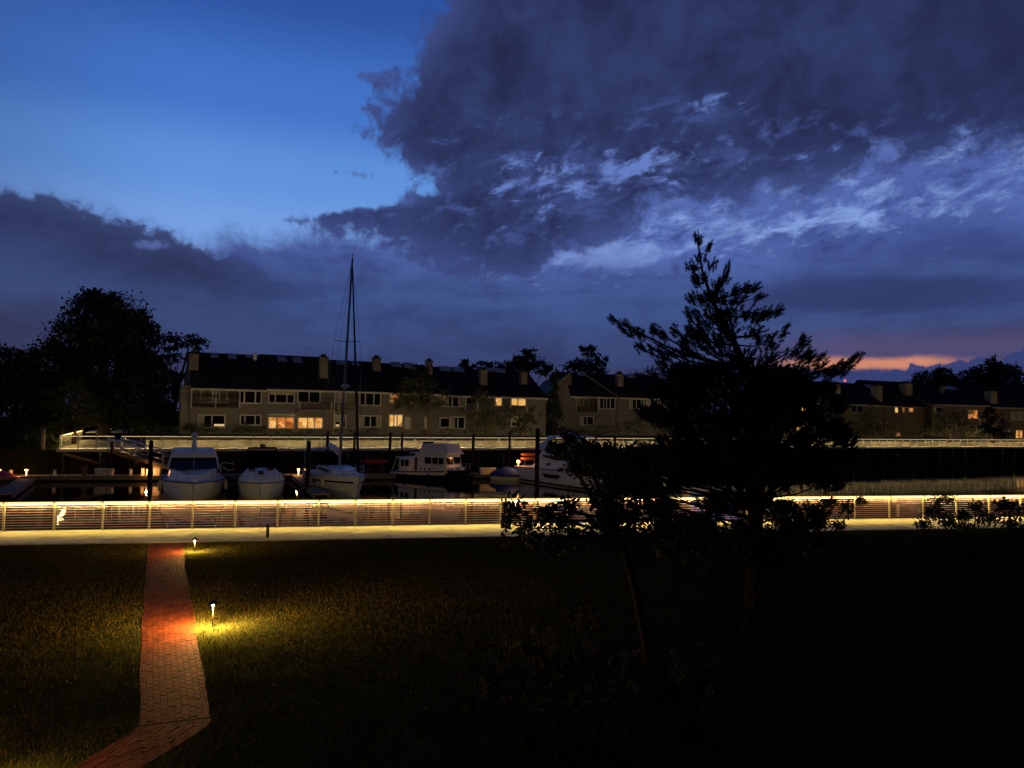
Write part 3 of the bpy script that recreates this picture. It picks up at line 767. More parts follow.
cabin(hb, ht, 1.86, 2.58).build('wheelhouse_glass', M_glass, r)
m_ = MB()
for y0, y1 in ((1.63, 1.51), (-1.63, -1.51), (.0, .0)):
    m_.bar((8.12, y0, 1.86), (6.92, y1, 2.58), .09 if y0 else .04)
for y0, y1 in ((1.76, 1.56), (-1.76, -1.56)): m_.bar((2.6, y0, 1.82), (2.6, y1, 2.58), .14); m_.bar((5.2, y0*.98, 1.82), (4.8, y1*.99, 2.58), .12)
m_.build('window_posts', M_white, r)
m_ = MB(); m_.frustum([(1.6, 1.66), (7.2, 1.60), (7.2, -1.60), (1.6, -1.66)], [(1.8, 1.45), (6.7, 1.35), (6.7, -1.35), (1.8, -1.45)], 2.585, [3.14, 3.04, 3.04, 3.14]); m_.build('hardtop', M_white, r, .08)
mast = MB(); mast.frustum([(3.6, .22), (4.5, .20), (4.5, -.20), (3.6, -.22)], [(3.6, .12), (3.95, .10), (3.95, -.10), (3.6, -.12)], 3.08, 3.95); mo = mast.build('radar_mast', M_white, r, .03)
m_ = MB(); m_.lathe([(.10, 3.955), (.27, 4.0), (.27, 4.14), (.16, 4.24), (.04, 4.42)], (3.8, 0, 0), 14); m_.build('radar_dome', M_white, mo)
m_ = MB(); m_.bar((3.9, -.60, 3.80), (3.9, .60, 3.80), .06); m_.build('crossbar', M_dark, mo)
m_ = MB(); m_.tube([(5.9, -.95, 3.02), (5.85, -.95, 3.28)], .03, 6); m_.tube([(5.9, 1.0, 3.02), (5.85, 1.0, 3.25)], .03, 6); m_.build('antenna', M_steel, r)
m_ = MB(); m_.box(11.55, 12.45, -.12, .12, 1.18, 1.33); m_.build('anchor_roller', M_steel, r)
m_ = MB(); m_.bar((11.9, -.02, .55), (12.12, -.02, 1.0), .22, .10); m_.build('anchor', M_dark, r)
# stern boarding rail loop seen at its right
m_ = MB(); m_.tube([(1.0, 2.0, 1.0), (1.0, 2.0, 1.75), (.9, 2.25, 1.9), (.7, 2.9, 1.8), (.7, 3.05, 1.35), (.8, 2.6, 1.25), (.9, 2.2, 1.55)], .06, 6); m_.build('boarding_rail', M_box, r)

# black covered cruiser
r, L = boat_at('sport_cruiser', 'white sport cruiser under a black canvas cover, bow toward the viewer, second from the left', 'motorboat', xy(260.5, 51.0), xy(262, 60.5))
h, d, sh = hull(L, 3.25, .95, 1.20, full=3.2, flare=.25)
h.build('hull', M_white, r); rub(sh, .045).build('rub_rail', M_palepile, r)
dk = MB(); up = lambda x: .85*min(1, max(0, (L-.25-x)/2.6))**.8
dk.grid([[(x, y*.985, z-.03), (x, y*.86, z+up(x)*.55), (x, y*.6, z+up(x)), (x, 0, z+up(x)*1.08), (x, -y*.6, z+up(x)), (x, -y*.86, z+up(x)*.55), (x, -y*.985, z-.03)] for x, y, z in sh], flip=True); dk.build('deck', M_whited, r)
fenders(sh, (6, 11), r, M_navy)
bow_rail(sh, 14, .42, r=.010).build('bow_rail', M_steel, r)
m_ = MB(); m_.frustum([(.3, 1.45), (6.9, 1.40), (6.9, -1.40), (.3, -1.45)], [(.6, 1.2), (4.6, 1.12), (4.6, -1.12), (.6, -1.2)], 1.0, [2.6, 3.15, 3.15, 2.6])
m_.build('canvas_cover', M_canvas, r, .12)
m_ = MB(); m_.tube([(3.4, 1.5, 1.0), (3.2, 1.35, 2.5), (3.0, .95, 3.25), (3.0, -.95, 3.25), (3.2, -1.35, 2.5), (3.4, -1.5, 1.0)], .07, 8); ao = m_.build('radar_arch', M_canvas, r)
m_ = MB(); m_.lathe([(.1, 3.25), (.2, 3.31), (.2, 3.49), (.12, 3.55)], (3.0, 0, 0), 12); m_.build('radar_dome', M_palepile, ao)
m_ = MB()
for y in (-.62, .62): m_.box(7.2, 7.62, y-.2, y+.2, 1.9, 2.06)
m_.box(8.3, 8.65, -.16, .16, 1.68, 1.9); m_.build('hatches', M_glass, r)
m_ = MB(); m_.bar((9.1, 0, 1.0), (9.42, 0, 1.32), .10); m_.build('anchor', M_dark, r)

# sailboat
r, L = boat_at('sailboat', 'white sailboat with a very tall mast and dark furled sail, moored beside the trawler', 'sailboat', xy(359.5, 53.5), xy(321, 64.5))
h, d, sh = hull(L, 3.9, 1.25, 1.55, draft=.7, full=1.9, rake=1.3, stern=.80, flare=.45)
h.build('hull', M_white, r); d.build('deck', M_whited, r)
st = MB()
for sg in (1, -1):
    st.grid([[(x, sg*(y*(1-.07*max(0, (i/21-.35)/.65)*.45)+.012), z*.72), (x, sg*(y*.985+.014), z*.64)] for i, (x, y, z) in enumerate(sh[:-1])], flip=sg < 0)
st.build('cove_stripe', M_navy, r)
fenders(sh, (5, 10, 14), r, M_box, (1,) if False else (-1,))
bow_rail(sh, 14, .6, r=.018).build('bow_pulpit', M_steel, r)
m_ = MB()
for sg in (1, -1):
    m_.tube([(x, sg*y*.95, z+.6) for x, y, z in sh[1:15]], .012, 5)
    for x, y, z in sh[1:15:3]: m_.tube([(x, sg*y*.95, z-.03), (x, sg*y*.95, z+.62)], .016, 5)
m_.build('lifelines', M_steel, r)
cb = [(3.6, 1.25), (8.3, 1.0), (9.7, .45), (9.7, -.45), (8.3, -1.0), (3.6, -1.25)]; ct = [(3.7, 1.05), (7.7, .82), (8.9, .3), (8.9, -.3), (7.7, -.82), (3.7, -1.05)]
cabin(cb, ct, 1.28, [1.95, 1.88, 1.75, 1.75, 1.88, 1.95]).build('cabin_trunk', M_white, r, .05)
m_ = MB()
for sg in (1, -1):
    for x in (4.6, 5.8, 7.0): m_.box(x-.32, x+.32, sg*1.12-.06, sg*1.12+.06, 1.55, 1.75)
    for x in (3.2, 6.4): m_.box(x-.5, x+.5, sg*1.93-.04, sg*1.93+.03, .72, .86)
m_.build('portlights', M_glass, r)
m_ = MB(); m_.frustum([(3.0, 1.35), (5.0, 1.2), (5.0, -1.2), (3.0, -1.35)], [(3.0, 1.2), (4.2, 1.05), (4.2, -1.05), (3.0, -1.2)], 1.95, 2.65); m_.build('spray_hood', M_canvas, r, .08)
m_ = MB()
rows = [[(x, y, 3.15-.12*(y/1.5)**2) for y in (-1.5, -.75, 0, .75, 1.5)] for x in (.6, 1.6, 2.9)]
m_.grid(rows); m_.grid([[(a, b_, c-.05) for a, b_, c in q] for q in rows], flip=True); bo = m_.build('bimini', M_whited, r)
m_ = MB()
for x in (.7, 2.8):
    for sg in (1, -1): m_.tube([(x, sg*1.6, 1.3), (x, sg*1.45, 3.08)], .025, 6)
m_.build('bimini_frame', M_steel, bo)
mx = 6.3; rz_ = r.rotation_euler.z
tip = Vector((.62, 0, 0)); tip = Matrix.Rotation(-rz_, 3, 'Z') @ tip
mtop = (mx+tip.x, tip.y, at(351, 257, 58.3).z-WATER_Z)
lp = lambda k: (mx+tip.x*k, tip.y*k, 1.75+(mtop[2]-1.75)*k)
m_ = MB(); m_.tube([lp(0), lp(.6), lp(1)], [.105, .10, .07], 10); mo = m_.build('mast', M_alu, r)
q = lp(.60); m_ = MB(); m_.tube([(q[0], q[1]-1.0, q[2]+.05), (q[0], q[1], q[2]), (q[0], q[1]+1.0, q[2]+.05)], .03, 6); m_.build('spreader', M_alu, mo)
m_ = MB()
for sg in (1, -1):
    m_.tube([lp(.99), (q[0], q[1]+sg*1.0, q[2]+.05), (mx-.2, sg*1.75, 1.35)], .014, 4)
m_.tube([lp(1), (.1, 0, 1.3)], .012, 4); m_.build('shrouds', M_steel, mo)
q = lp(.385); m_ = MB(); m_.lathe([(.1, -.1), (.3, -.06), (.3, .10), (.18, .18)], (q[0]+.32, q[1], q[2]), 14); m_.build('radome', M_white, mo)
m_ = MB(); m_.tube([lp(1), (mtop[0], mtop[1], mtop[2]+.45)], .018, 5); m_.tube([(mtop[0]-.2, mtop[1], mtop[2]+.2), (mtop[0]+.25, mtop[1], mtop[2]+.28)], .02, 5); m_.build('masthead_gear', M_dark, mo)
m_ = MB(); bx = sh[-1][0]-.35; m_.tube([lp(.985), (bx*.5+mtop[0]*.5, mtop[1]*.5, (mtop[2]+1.9)/2), (bx, 0, 1.9)], [.05, .08, .10], 8); m_.build('furled_sail', M_navy, r)
m_ = MB(); q = lp(.055); m_.tube([q, (3.1, 0, 3.25)], .075, 8); bo = m_.build('boom', M_alu, r)
m_ = MB(); m_.tube([(mx-.25, 0, 2.78), (4.8, 0, 3.2), (3.0, 0, 3.42)], [.12, .22, .16], 8); m_.build('sail_cover', M_whited, bo)

# trawler, seen from its side
r, L = boat_at('trawler', 'white trawler cruiser with flybridge and dark hull stripe, seen side on right of the sailboat', 'trawler', xy(470, 69.5), xy(400, 74.2))
h, d, sh = hull(L, 3.1, .70, 1.05, full=2.6, flare=.2)
# dark lower topsides: a second skin
h.build('hull', M_navy, r); d.build('deck', M_whited, r)
st = MB()
for sg in (1, -1):
    st.grid([[(x-.0, sg*(y+.012), z*.93), (x, sg*(y*.99+.016), z*.62)] for i, (x, y, z) in enumerate(sh[:-5])], flip=sg < 0)
st.build('white_side_band', M_white, r)
rub(sh, .05, .0).build('rub_rail', M_navy, r)
b0 = [(.9, 1.30), (6.35, 1.18), (6.35, -1.18), (.9, -1.30)]; b1 = [(.9, 1.25), (6.20, 1.12), (6.20, -1.12), (.9, -1.25)]
cabin([(.9, 1.30), (2.9, 1.28), (2.9, -1.28), (.9, -1.30)], [(1.0, 1.25), (2.9, 1.22), (2.9, -1.22), (1.0, -1.25)], .72, 2.05).build('aft_cabin', M_white, r, .05)
cabin([(2.91, 1.30), (6.6, 1.18), (6.6, -1.18), (2.91, -1.30)], [(2.91, 1.25), (6.4, 1.1), (6.4, -1.1), (2.91, -1.25)], .72, 2.42).build('wheelhouse', M_white, r, .05)
m_ = MB(); m_.frustum([(2.3, 1.34), (6.75, 1.22), (6.75, -1.22), (2.3, -1.34)], [(2.3, 1.34), (6.75, 1.22), (6.75, -1.22), (2.3, -1.34)], 2.425, 2.54); m_.build('cabin_roof', M_white, r, .03)
cabin([(3.3, 1.15), (6.7, 1.08), (6.7, -1.08), (3.3, -1.15)], [(3.7, 1.12), (6.35, 1.0), (6.35, -1.0), (3.7, -1.12)], 2.543, 3.35).build('flybridge', M_white, r, .05)
m_ = MB(); m_.box(3.2, 3.75, -.5, .5, 2.6, 3.5); m_.build('helm_seat', M_canvas, r, .05)
m_ = MB()
for x0, x1, z0, z1 in ((4.15, 4.85, 1.55, 2.12), (5.02, 5.6, 1.55, 2.12), (5.75, 6.25, 1.55, 2.12)):
    for sg in (1, -1): m_.box(x0, x1, sg*(1.26-.03*(x0-4))-.03, sg*(1.26-.03*(x0-4))+.03, z0, z1)
m_.box(6.42, 6.52, -.98, -.1, 1.55, 2.15); m_.box(6.42, 6.52, .1, .98, 1.55, 2.15); m_.build('wheelhouse_window', M_glass, r)
m_ = MB()
for x0, x1 in ((1.25, 1.6), (1.75, 2.2)):
    for sg in (1, -1): m_.box(x0, x1, sg*1.28-.025, sg*1.28+.025, 1.2, 1.8)
m_.build('aft_window', M_glass, r)
m_ = MB(); m_.box(2.95, 3.25, -1.33, -1.28, .85, 2.1); m_.box(2.95, 3.25, 1.28, 1.33, .85, 2.1); m_.build('door', M_palepile, r)
m_ = MB()
for x in (3.7, 4.2, 4.75):
    m_.box(x-.06, x+.06, -1.33, -1.27, .92, 1.15)
m_.build('vents', M_glass, r)
fenders(sh, (5, 12), r, M_navy, (-1,), .4)
bow_rail(sh, 13, .6, r=.016).build('bow_rail', M_steel, r)
m_ = MB(); m_.bar((0.1, -1.3, .7), (.75, -1.3, 2.0), .07); m_.bar((0.1, 1.3, .7), (.75, 1.3, 2.0), .07); m_.box(.5, 1.0, -1.3, 1.3, 1.98, 2.06); m_.build('stern_canopy', M_box, r)
m_ = MB(); m_.tube([(1.2, -1.1, 2.06), (1.2, -1.1, 2.9), (2.9, -1.1, 2.9)], .03, 6); m_.tube([(1.2, 1.1, 2.06), (1.2, 1.1, 2.9), (2.9, 1.1, 2.9)], .03, 6); m_.build('flybridge_rail', M_steel, r)
m_ = MB(); m_.box(6.9, 7.5, -.35, .35, 1.03, 1.28); m_.build('deck_box', M_white, r, .04)
m_ = MB(); m_.tube([(3.0, -.8, 2.55), (2.8, -.8, 5.0)], .012, 5); m_.build('antenna', M_dark, r)

# large white yacht behind the trees
r, L = boat_at('large_motor_yacht', 'large white motor yacht with almond shaped dark windows, mostly hidden behind the pine', 'motor yacht', xy(668, 56.5), xy(533, 73.5))
h, d, sh = hull(L, 4.6, 1.35, 1.75, full=2.5, flare=.3)
h.build('hull', M_white, r); d.build('deck', M_whited, r)
bt = MB()
for sg in (1, -1): bt.grid([[(x, sg*(y*.965+.03), .24), (x, sg*(y*.94+.03), .08)] for x, y, z in sh[:-6]], flip=sg < 0)
bt.build('boot_stripe', M_navy, r)
rub(sh, .05).build('rub_rail', M_palepile, r)
cb = [(3.0, 1.95), (11.6, 1.6), (15.0, .6), (15.0, -.6), (11.6, -1.6), (3.0, -1.95)]; ct = [(4.6, 1.75), (9.4, 1.45), (11.5, .5), (11.5, -.5), (9.4, -1.45), (4.6, -1.75)]
cabin(cb, ct, 1.3, [3.1, 3.0, 2.6, 2.6, 3.0, 3.1]).build('superstructure', M_white, r, .08)
def almond(x0, x1, z0, z1, y, sg):
    n_ = 9; top = []; bot = []
    for i in range(n_):
        t_ = i/(n_-1); x = x0+(x1-x0)*t_
        top.append((x, z0+(z1-z0)*(.35+.65*math.sin(math.pi*min(1, t_*.8+.12))))); bot.append((x, z0+(z1-z0)*.35*(1-math.sin(math.pi*t_)*.9)))
    return top, bot
m_ = MB()
for sg in (1, -1):
    top, bot = almond(4.6, 10.2, 2.15, 2.95, 0, sg)
    yy = lambda x, z: sg*(1.95-.041*(x-3)-(z-1.3)*.10+.03)
    m_.grid([[(x, yy(x, z), z) for x, z in top], [(x, yy(x, z), z) for x, z in bot]], smooth=False, flip=sg > 0)
m_.build('cabin_window', M_glass, r)
m_ = MB()
for sg in (1, -1):
    m_.add([(x, sg*(2.30*(1-max(0, (x/L-.40)/.60)**2.5)-.02), z) for x, z in ((5.4, .98), (8.4, 1.0), (8.0, .66), (5.9, .66))], [(0, 1, 2, 3) if sg > 0 else (3, 2, 1, 0)])
m_.build('hull_window', M_glass, r)
cabin([(3.0, 1.75), (8.6, 1.5), (8.6, -1.5), (3.0, -1.75)], [(3.6, 1.7), (8.0, 1.35), (8.0, -1.35), (3.6, -1.7)], 3.02, [3.6, 3.5, 3.5, 3.6]).build('flybridge', M_white, r, .06)
m_ = MB()
for sg in (1, -1): m_.frustum([(3.3, sg*1.7-.1), (4.8, sg*1.7-.1), (4.8, sg*1.7+.1), (3.3, sg*1.7+.1)], [(5.2, sg*1.5-.08), (5.9, sg*1.5-.08), (5.9, sg*1.5+.08), (5.2, sg*1.5+.08)], 3.0, 4.15)
m_.frustum([(5.0, 1.6), (8.6, 1.35), (8.6, -1.35), (5.0, -1.6)], [(5.2, 1.45), (8.3, 1.2), (8.3, -1.2), (5.2, -1.45)], 4.152, 4.30); m_.build('radar_arch', M_white, r, .03)
m_ = MB(); m_.lathe([(.15, 4.30), (.32, 4.36), (.32, 4.54), (.2, 4.62)], (6.0, .4, 0), 12); m_.build('radar_dome', M_white, r)
bow_rail(sh, 11, .7).build('bow_rail', M_steel, r)
m_ = MB(); m_.box(-.9, 0, -2.0, 2.0, .28, .38); m_.build('swim_platform', M_whited, r, .03)
m_ = MB(); m_.lathe([(.08, 1.62), (.16, 1.67), (.16, 1.82), (.08, 1.88)], (.5, -1.9, 0), 10); m_.tube([(.5, -1.9, 1.3), (.5, -1.9, 1.62)], .03, 6); m_.build('cockpit_lamp', M_bulbdock, r)
ld = bpy.data.lights.new('cockpit_lamp_glow', 'POINT'); ld.energy = 110; ld.color = (1, .42, .11); ld.shadow_soft_size = .1
lo = link('light', ld, r); lo.location = (.5, -2.2, 1.95)
p_ = at(530, 456.5, 73.3); dg = thing('inflatable_dinghy', 'orange inflatable dinghy stowed at the stern of the large white yacht', 'dinghy', (p_.x, p_.y, p_.z), r.rotation_euler.z+R(90))
m_ = MB(); m_.tube([(-1.0, -.1, .22), (-.6, -.02, .24), (.6, -.02, .24), (.95, -.1, .22)], [.08, .16, .16, .08], 10); m_.build('upper_tube', M_orange, dg)
m_ = MB(); m_.tube([(-1.0, -.02, -.16), (-.6, .02, -.18), (.6, .02, -.18), (.95, -.02, -.16)], [.08, .17, .17, .08], 10); m_.build('lower_tube', M_orange, dg)
m_ = MB(); m_.frustum([(-.75, -.03), (.75, -.03), (.75, .25), (-.75, .25)], [(-.75, -.03), (.75, -.03), (.75, .25), (-.75, .25)], -.15, .18); m_.build('floor', M_dark, dg)
m_ = MB(); m_.tube([(-.5, .1, -.3), (-.5, .1, -1.4)], .04, 6); m_.tube([(.5, .1, -.3), (.5, .1, -1.4)], .04, 6); m_.build('davit', M_steel, dg)

# blue covered small boat
r, L = boat_at('covered_runabout', 'small runabout under a peaked bright blue tarp beside the white dock box', 'motorboat', xy(523, 71.5), xy(496, 73.5))
h, d, sh = hull(max(L, 3.2), 1.8, .45, .6, draft=.2); h.build('hull', M_white, r)
L = max(L, 3.2); rows = []
for i in range(11):
    t_ = i/10; x = L*t_; y = .95*(1-max(0, (t_-.4)/.6)**2.2)+.03; hh = .52+.72*math.sin(math.pi*min(1, .12+t_*.95))**.8
    rows.append([(x, y*1.03, .38), (x, y*.95, .52), (x, y*.45, hh*.75+.2), (x, 0, hh), (x, -y*.45, hh*.75+.2), (x, -y*.95, .52), (x, -y*1.03, .38)])
m_ = MB(); m_.grid(rows, flip=True); m_.build('blue_tarp', M_bluecanvas, r)

M_blind = mat('pale_blind', (.42, .36, .28), .9)
# ------------------------------------------------------------------ houses
class Fac:
    """a facade plane: ground point, direction angle; converts pixels of the photo to metres along and up it"""
    def __init__(s, px, Y, ang, zg):
        p = at(px, 420, Y); s.P = Vector((p.x, p.y, 0)); s.a = R(ang); s.D = Vector((math.cos(s.a), math.sin(s.a), 0)); s.N = Vector((-s.D.y, s.D.x, 0)); s.zg = zg
    def s_(s, px, n=0.0): return line_s(px, s.P+s.N*n, s.D)
    def sz(s, px, py, n=0.0):
        d = ray(px, py); P = s.P+s.N*n; k = ((P-CAM).dot(s.N))/d.dot(s.N); q = CAM+d*k
        return (q-P).dot(s.D), q.z-s.zg
    def roof_hit(s, px, py, eave_z, slope):
        """point on the roof plane z = eave_z + slope*n"""
        d = ray(px, py); o = CAM
        nd, no = d.dot(s.N), (o-s.P).dot(s.N)
        k = (eave_z+slope*no-(o.z-s.zg))/(d.z-slope*nd); q = o+d*k
        return (q-s.P).dot(s.D), (q-s.P).dot(s.N), q.z-s.zg

def wall_with_holes(x0, x1, z0, z1, holes, th=.25, y=0.0):
    xs = sorted({x0, x1, *[h[0] for h in holes], *[h[1] for h in holes]}); zs = sorted({z0, z1, *[h[2] for h in holes], *[h[3] for h in holes]})
    xs = [v for v in xs if x0 <= v <= x1]; zs = [v for v in zs if z0 <= v <= z1]
    m_ = MB()
    for za, zb in zip(zs, zs[1:]):
        run = None
        for xa, xb in zip(xs, xs[1:]):
            cxm, czm = (xa+xb)/2, (za+zb)/2
            solid = not any(h[0] < cxm < h[1] and h[2] < czm < h[3] for h in holes)
            if solid: run = (run[0], xb) if run else (xa, xb)
            if (not solid or xb == xs[-1]) and run:
                m_.box(run[0], run[1], y, y+th, za, zb); run = None
    return m_

def townhouse(fac, px0, px1, label, eave_py, ridge_n, ridge_rise, wins, chims=(), skys=(), balcs=(), extra=None, m_wall=None, gable_left=False, name='townhouse', depth=11.0):
    """wins: (x0, x1, y0, y1, kind, lites) in photo pixels; balcs: (x0, x1, y0, y1, recess)"""
    s0, s1 = fac.s_(px0), fac.s_(px1); m_wall = m_wall or M_siding
    o = fac.P+fac.D*s0
    root = thing(name, label, 'house', (o.x, o.y, fac.zg), fac.a)
    Lx = s1-s0-.006
    ez = fac.sz((px0+px1)/2, eave_py)[1]
    holes = []; wl = []
    for x0, x1, y0, y1, kind, lites in wins:
        a, zt = fac.sz(x0, y0); b_, zb = fac.sz(x1, y1); zb2 = fac.sz(x0, y1)[1]; a -= s0; b_ -= s0
        zb = (zb+zb2)/2
        a, b_ = max(.06, a), min(Lx-.06, b_); zb = max(zb, .12); zt = min(zt, ez-.12)
        holes.append((a, b_, zb, zt)); wl.append((a, b_, zb, zt, kind, lites))
    rec = []
    for x0, x1, y0, y1, recess in balcs:
        if recess:
            a, zt = fac.sz(x0, eave_py+2.2); b_, _ = fac.sz(x1, y1); zb = fac.sz(x0, y1)[1]
            rec.append((max(.06, a-s0), min(Lx-.06, b_-s0), zb+.12, min(zt, ez-.1)))
    wall_with_holes(0, Lx, -.6, ez, rec+[h_ for h_ in holes if not any(q[0]-.3 <= h_[0] and h_[1] <= q[1]+.3 and h_[2] >= q[2]-.2 for q in rec)]).build('front_wall', m_wall, root)
    bd_ = MB(); bd_.box(0, .2, .252, depth, -.6, ez); bd_.box(Lx-.2, Lx, .252, depth, -.6, ez); bd_.box(.2, Lx-.2, depth-.2, depth, -.6, ez)
    slope = ridge_rise/ridge_n
    for xa, xb in ((0, .2), (Lx-.2, Lx)):
        bd_.add([(xa, .25, ez), (xa, depth, ez), (xa, ridge_n, ez+ridge_rise-.1-.25*slope), (xb, .25, ez), (xb, depth, ez), (xb, ridge_n, ez+ridge_rise-.1-.25*slope)],
                [(0, 2, 1), (3, 4, 5), (0, 3, 5, 2), (2, 5, 4, 1)])
    bd_.build('side_walls', m_wall, root)
    inn = MB(); inn.box(.2, Lx-.2, 1.9, 2.0, -.5, ez-.05); inn.box(.2, Lx-.2, .26, 1.89, ez*.5-.1, ez*.5); inn.build('inner_wall', m_wall, root)
    rf = MB(); ov = .45
    rf.add([(0, -ov, ez-ov*slope+.08), (Lx, -ov, ez-ov*slope+.08), (Lx, ridge_n, ez+ridge_rise+.08), (0, ridge_n, ez+ridge_rise+.08), (Lx, depth+.4, ez-.2), (0, depth+.4, ez-.2),
            (0, -ov, ez-ov*slope-.10), (Lx, -ov, ez-ov*slope-.10), (Lx, ridge_n, ez+ridge_rise-.10), (0, ridge_n, ez+ridge_rise-.10), (Lx, depth+.4, ez-.38), (0, depth+.4, ez-.38)],
           [(0, 1, 2, 3), (3, 2, 4, 5), (6, 9, 8, 7), (9, 11, 10, 8), (0, 6, 7, 1), (5, 4, 10, 11), (0, 3, 9, 6), (3, 5, 11, 9), (1, 7, 8, 2), (2, 8, 10, 4)])
    roof = rf.build('roof', M_roof, root)
    gt = MB(); gt.box(0, Lx, -ov-.07, -ov-.004, ez-ov*slope-.16, ez-ov*slope+.05); gt.build('gutter', M_trimdim if m_wall in (M_siding3, M_siding2) else M_trim, roof)
    for a, b_, zb, zt, kind, lites in wl:
        yb = -.03
        for q in rec:
            if q[0]-.3 <= a and b_ <= q[1]+.3 and zb >= q[2]-.2: yb = 1.86
        fr = MB(); cw = .13
        fr.box(a-cw, b_+cw, yb-.05, yb+.10, zt, zt+cw); fr.box(a-cw, b_+cw, yb-.06, yb+.10, zb-cw, zb)
        fr.box(a-cw, a, yb-.05, yb+.10, zb+.001, zt-.001); fr.box(b_, b_+cw, yb-.05, yb+.10, zb+.001, zt-.001)
        cuts = lites if isinstance(lites, (list, tuple)) else [k/lites for k in range(1, lites)]
        for c in cuts: xc = a+(b_-a)*c; fr.box(xc-.06, xc+.06, yb-.03, yb+.09, zb+.002, zt-.002)
        fo = fr.build('window', M_trimdim if m_wall in (M_siding3, M_siding2) else M_trim, root)
        pn = MB(); pn.add([(a, yb+.06, zb), (b_, yb+.06, zb), (b_, yb+.06, zt), (a, yb+.06, zt)], [(0, 1, 2, 3)])
        po = pn.build('pane', {'dark': M_glass, 'lit': M_lit, 'red': M_litred, 'orange': M_litdim, 'curtain': M_curt, 'pale': M_trimdim if m_wall in (M_siding3, M_siding2) else M_trim}.get(kind, M_glass), fo)
        if kind not in ('dark', 'pale'): tag(fo, 'lit window')
        elif kind == 'dark' and rng.random() < .6:
            bl = MB(); k_ = rng.integers(0, 3); hh = (zt-zb)*rng.uniform(.25, .6)
            if k_ == 0: bl.box(a+.07, b_-.07, yb+.045, yb+.055, zt-hh, zt-.01)
            else:
                for q_ in range(5): bl.box(a+.07+q_*.09, a+.14+q_*.09, yb+.04+.008*(q_ % 2), yb+.055, zb+.02, zt-.02)
                if k_ == 2:
                    bl.build('curtain', M_blind, fo); bl = MB()
                    for q_ in range(5): bl.box(b_-.14-q_*.09, b_-.07-q_*.09, yb+.04+.008*(q_ % 2), yb+.055, zb+.02, zt-.02)
            if bl.v: bl.build('blind' if k_ == 0 else 'curtain', M_blind, fo)
        elif kind in ('lit', 'red'):
            bl = MB(); x_ = a+.15
            while x_ < b_-.3:
                w_ = rng.uniform(.15, .5); bl.box(x_, min(b_-.05, x_+w_), yb+.045, yb+.055, zb+.01, zb+(zt-zb)*rng.uniform(.15, .55)); x_ += w_+rng.uniform(.1, .6)
            bl.build('furniture', M_siding2, fo)
    for x0, x1, y0, y1, recess in balcs:
        a, zt = fac.sz(x0, y0, -.0 if recess else -1.2); b_, zb = fac.sz(x1, y1, -.0 if recess else -1.2); a -= s0; b_ -= s0; zb = fac.sz(x0, y1, -.0 if recess else -1.2)[1]
        a = max(a, .02); b_ = min(b_, Lx-.02)
        yo = -.12 if recess else -1.2
        bm_ = MB(); bm_.box(a, b_, yo, (1.85 if recess else -.01), zb-.16, zb+.04)
        bo = bm_.build('balcony', m_wall, root)
        rl = MB(); rl.box(a, b_, yo-.04, yo+.04, zt-.06, zt+.02); rl.box(a, b_, yo-.03, yo+.03, zb+.12, zb+.18)
        k = a
        while k < b_: rl.box(k, k+.07, yo-.02, yo+.02, zb+.18, zt-.06); k += .24
        rl.build('balustrade', M_siding2, bo)
        npst = max(2, int((b_-a)/2.2)+1)
        for i in range(npst):
            xx = a+.06+(b_-a-.12)*i/(npst-1); pp = MB(); pp.box(xx-.06, xx+.06, yo-.06, yo+.06, zb+.041, (ez-.12) if recess else zt+.05)
            pp.build('post', M_trim, bo)
    for x0, x1, y0, y1 in chims:
        sc, nc, zc = fac.roof_hit((x0+x1)/2, y1, ez, slope)
        zt = fac.sz((x0+x1)/2, y0, nc)[1]; wc = max(.6, (x1-x0)*(CAM-(fac.P+fac.D*sc+fac.N*nc)).length/FOC*.92); sc -= s0
        m_ = MB(); m_.box(sc-wc/2, sc+wc/2, nc, nc+wc*.8, zc-.35, zt); co = m_.build('chimney', M_chim, roof)
        m_ = MB(); m_.box(sc-wc/2-.08, sc+wc/2+.08, nc-.08, nc+wc*.8+.08, zt+.002, zt+.12); m_.box(sc-wc*.28, sc+wc*.28, nc+wc*.12, nc+wc*.68, zt+.122, zt+.42); m_.build('chimney_cap', M_cap, roof)
    for x0, x1, y0, y1 in skys:
        sa, na, za = fac.roof_hit(x0, y1, ez, slope); sb, nb, zb = fac.roof_hit(x1, y0, ez, slope); sa -= s0; sb -= s0
        m_ = MB(); u = .09
        m_.add([(sa, na, ez+slope*na+.08+u), (sb, na, ez+slope*na+.08+u), (sb, nb, ez+slope*nb+.08+u), (sa, nb, ez+slope*nb+.08+u),
                (sa, na, ez+slope*na+.05), (sb, na, ez+slope*na+.05), (sb, nb, ez+slope*nb+.05), (sa, nb, ez+slope*nb+.05)],
               [(0, 1, 2, 3), (0, 4, 5, 1), (1, 5, 6, 2), (2, 6, 7, 3), (3, 7, 4, 0)]); m_.build('skylight', M_skyl, roof)
    if extra: extra(root, fac, s0, Lx, ez, roof)
    return root

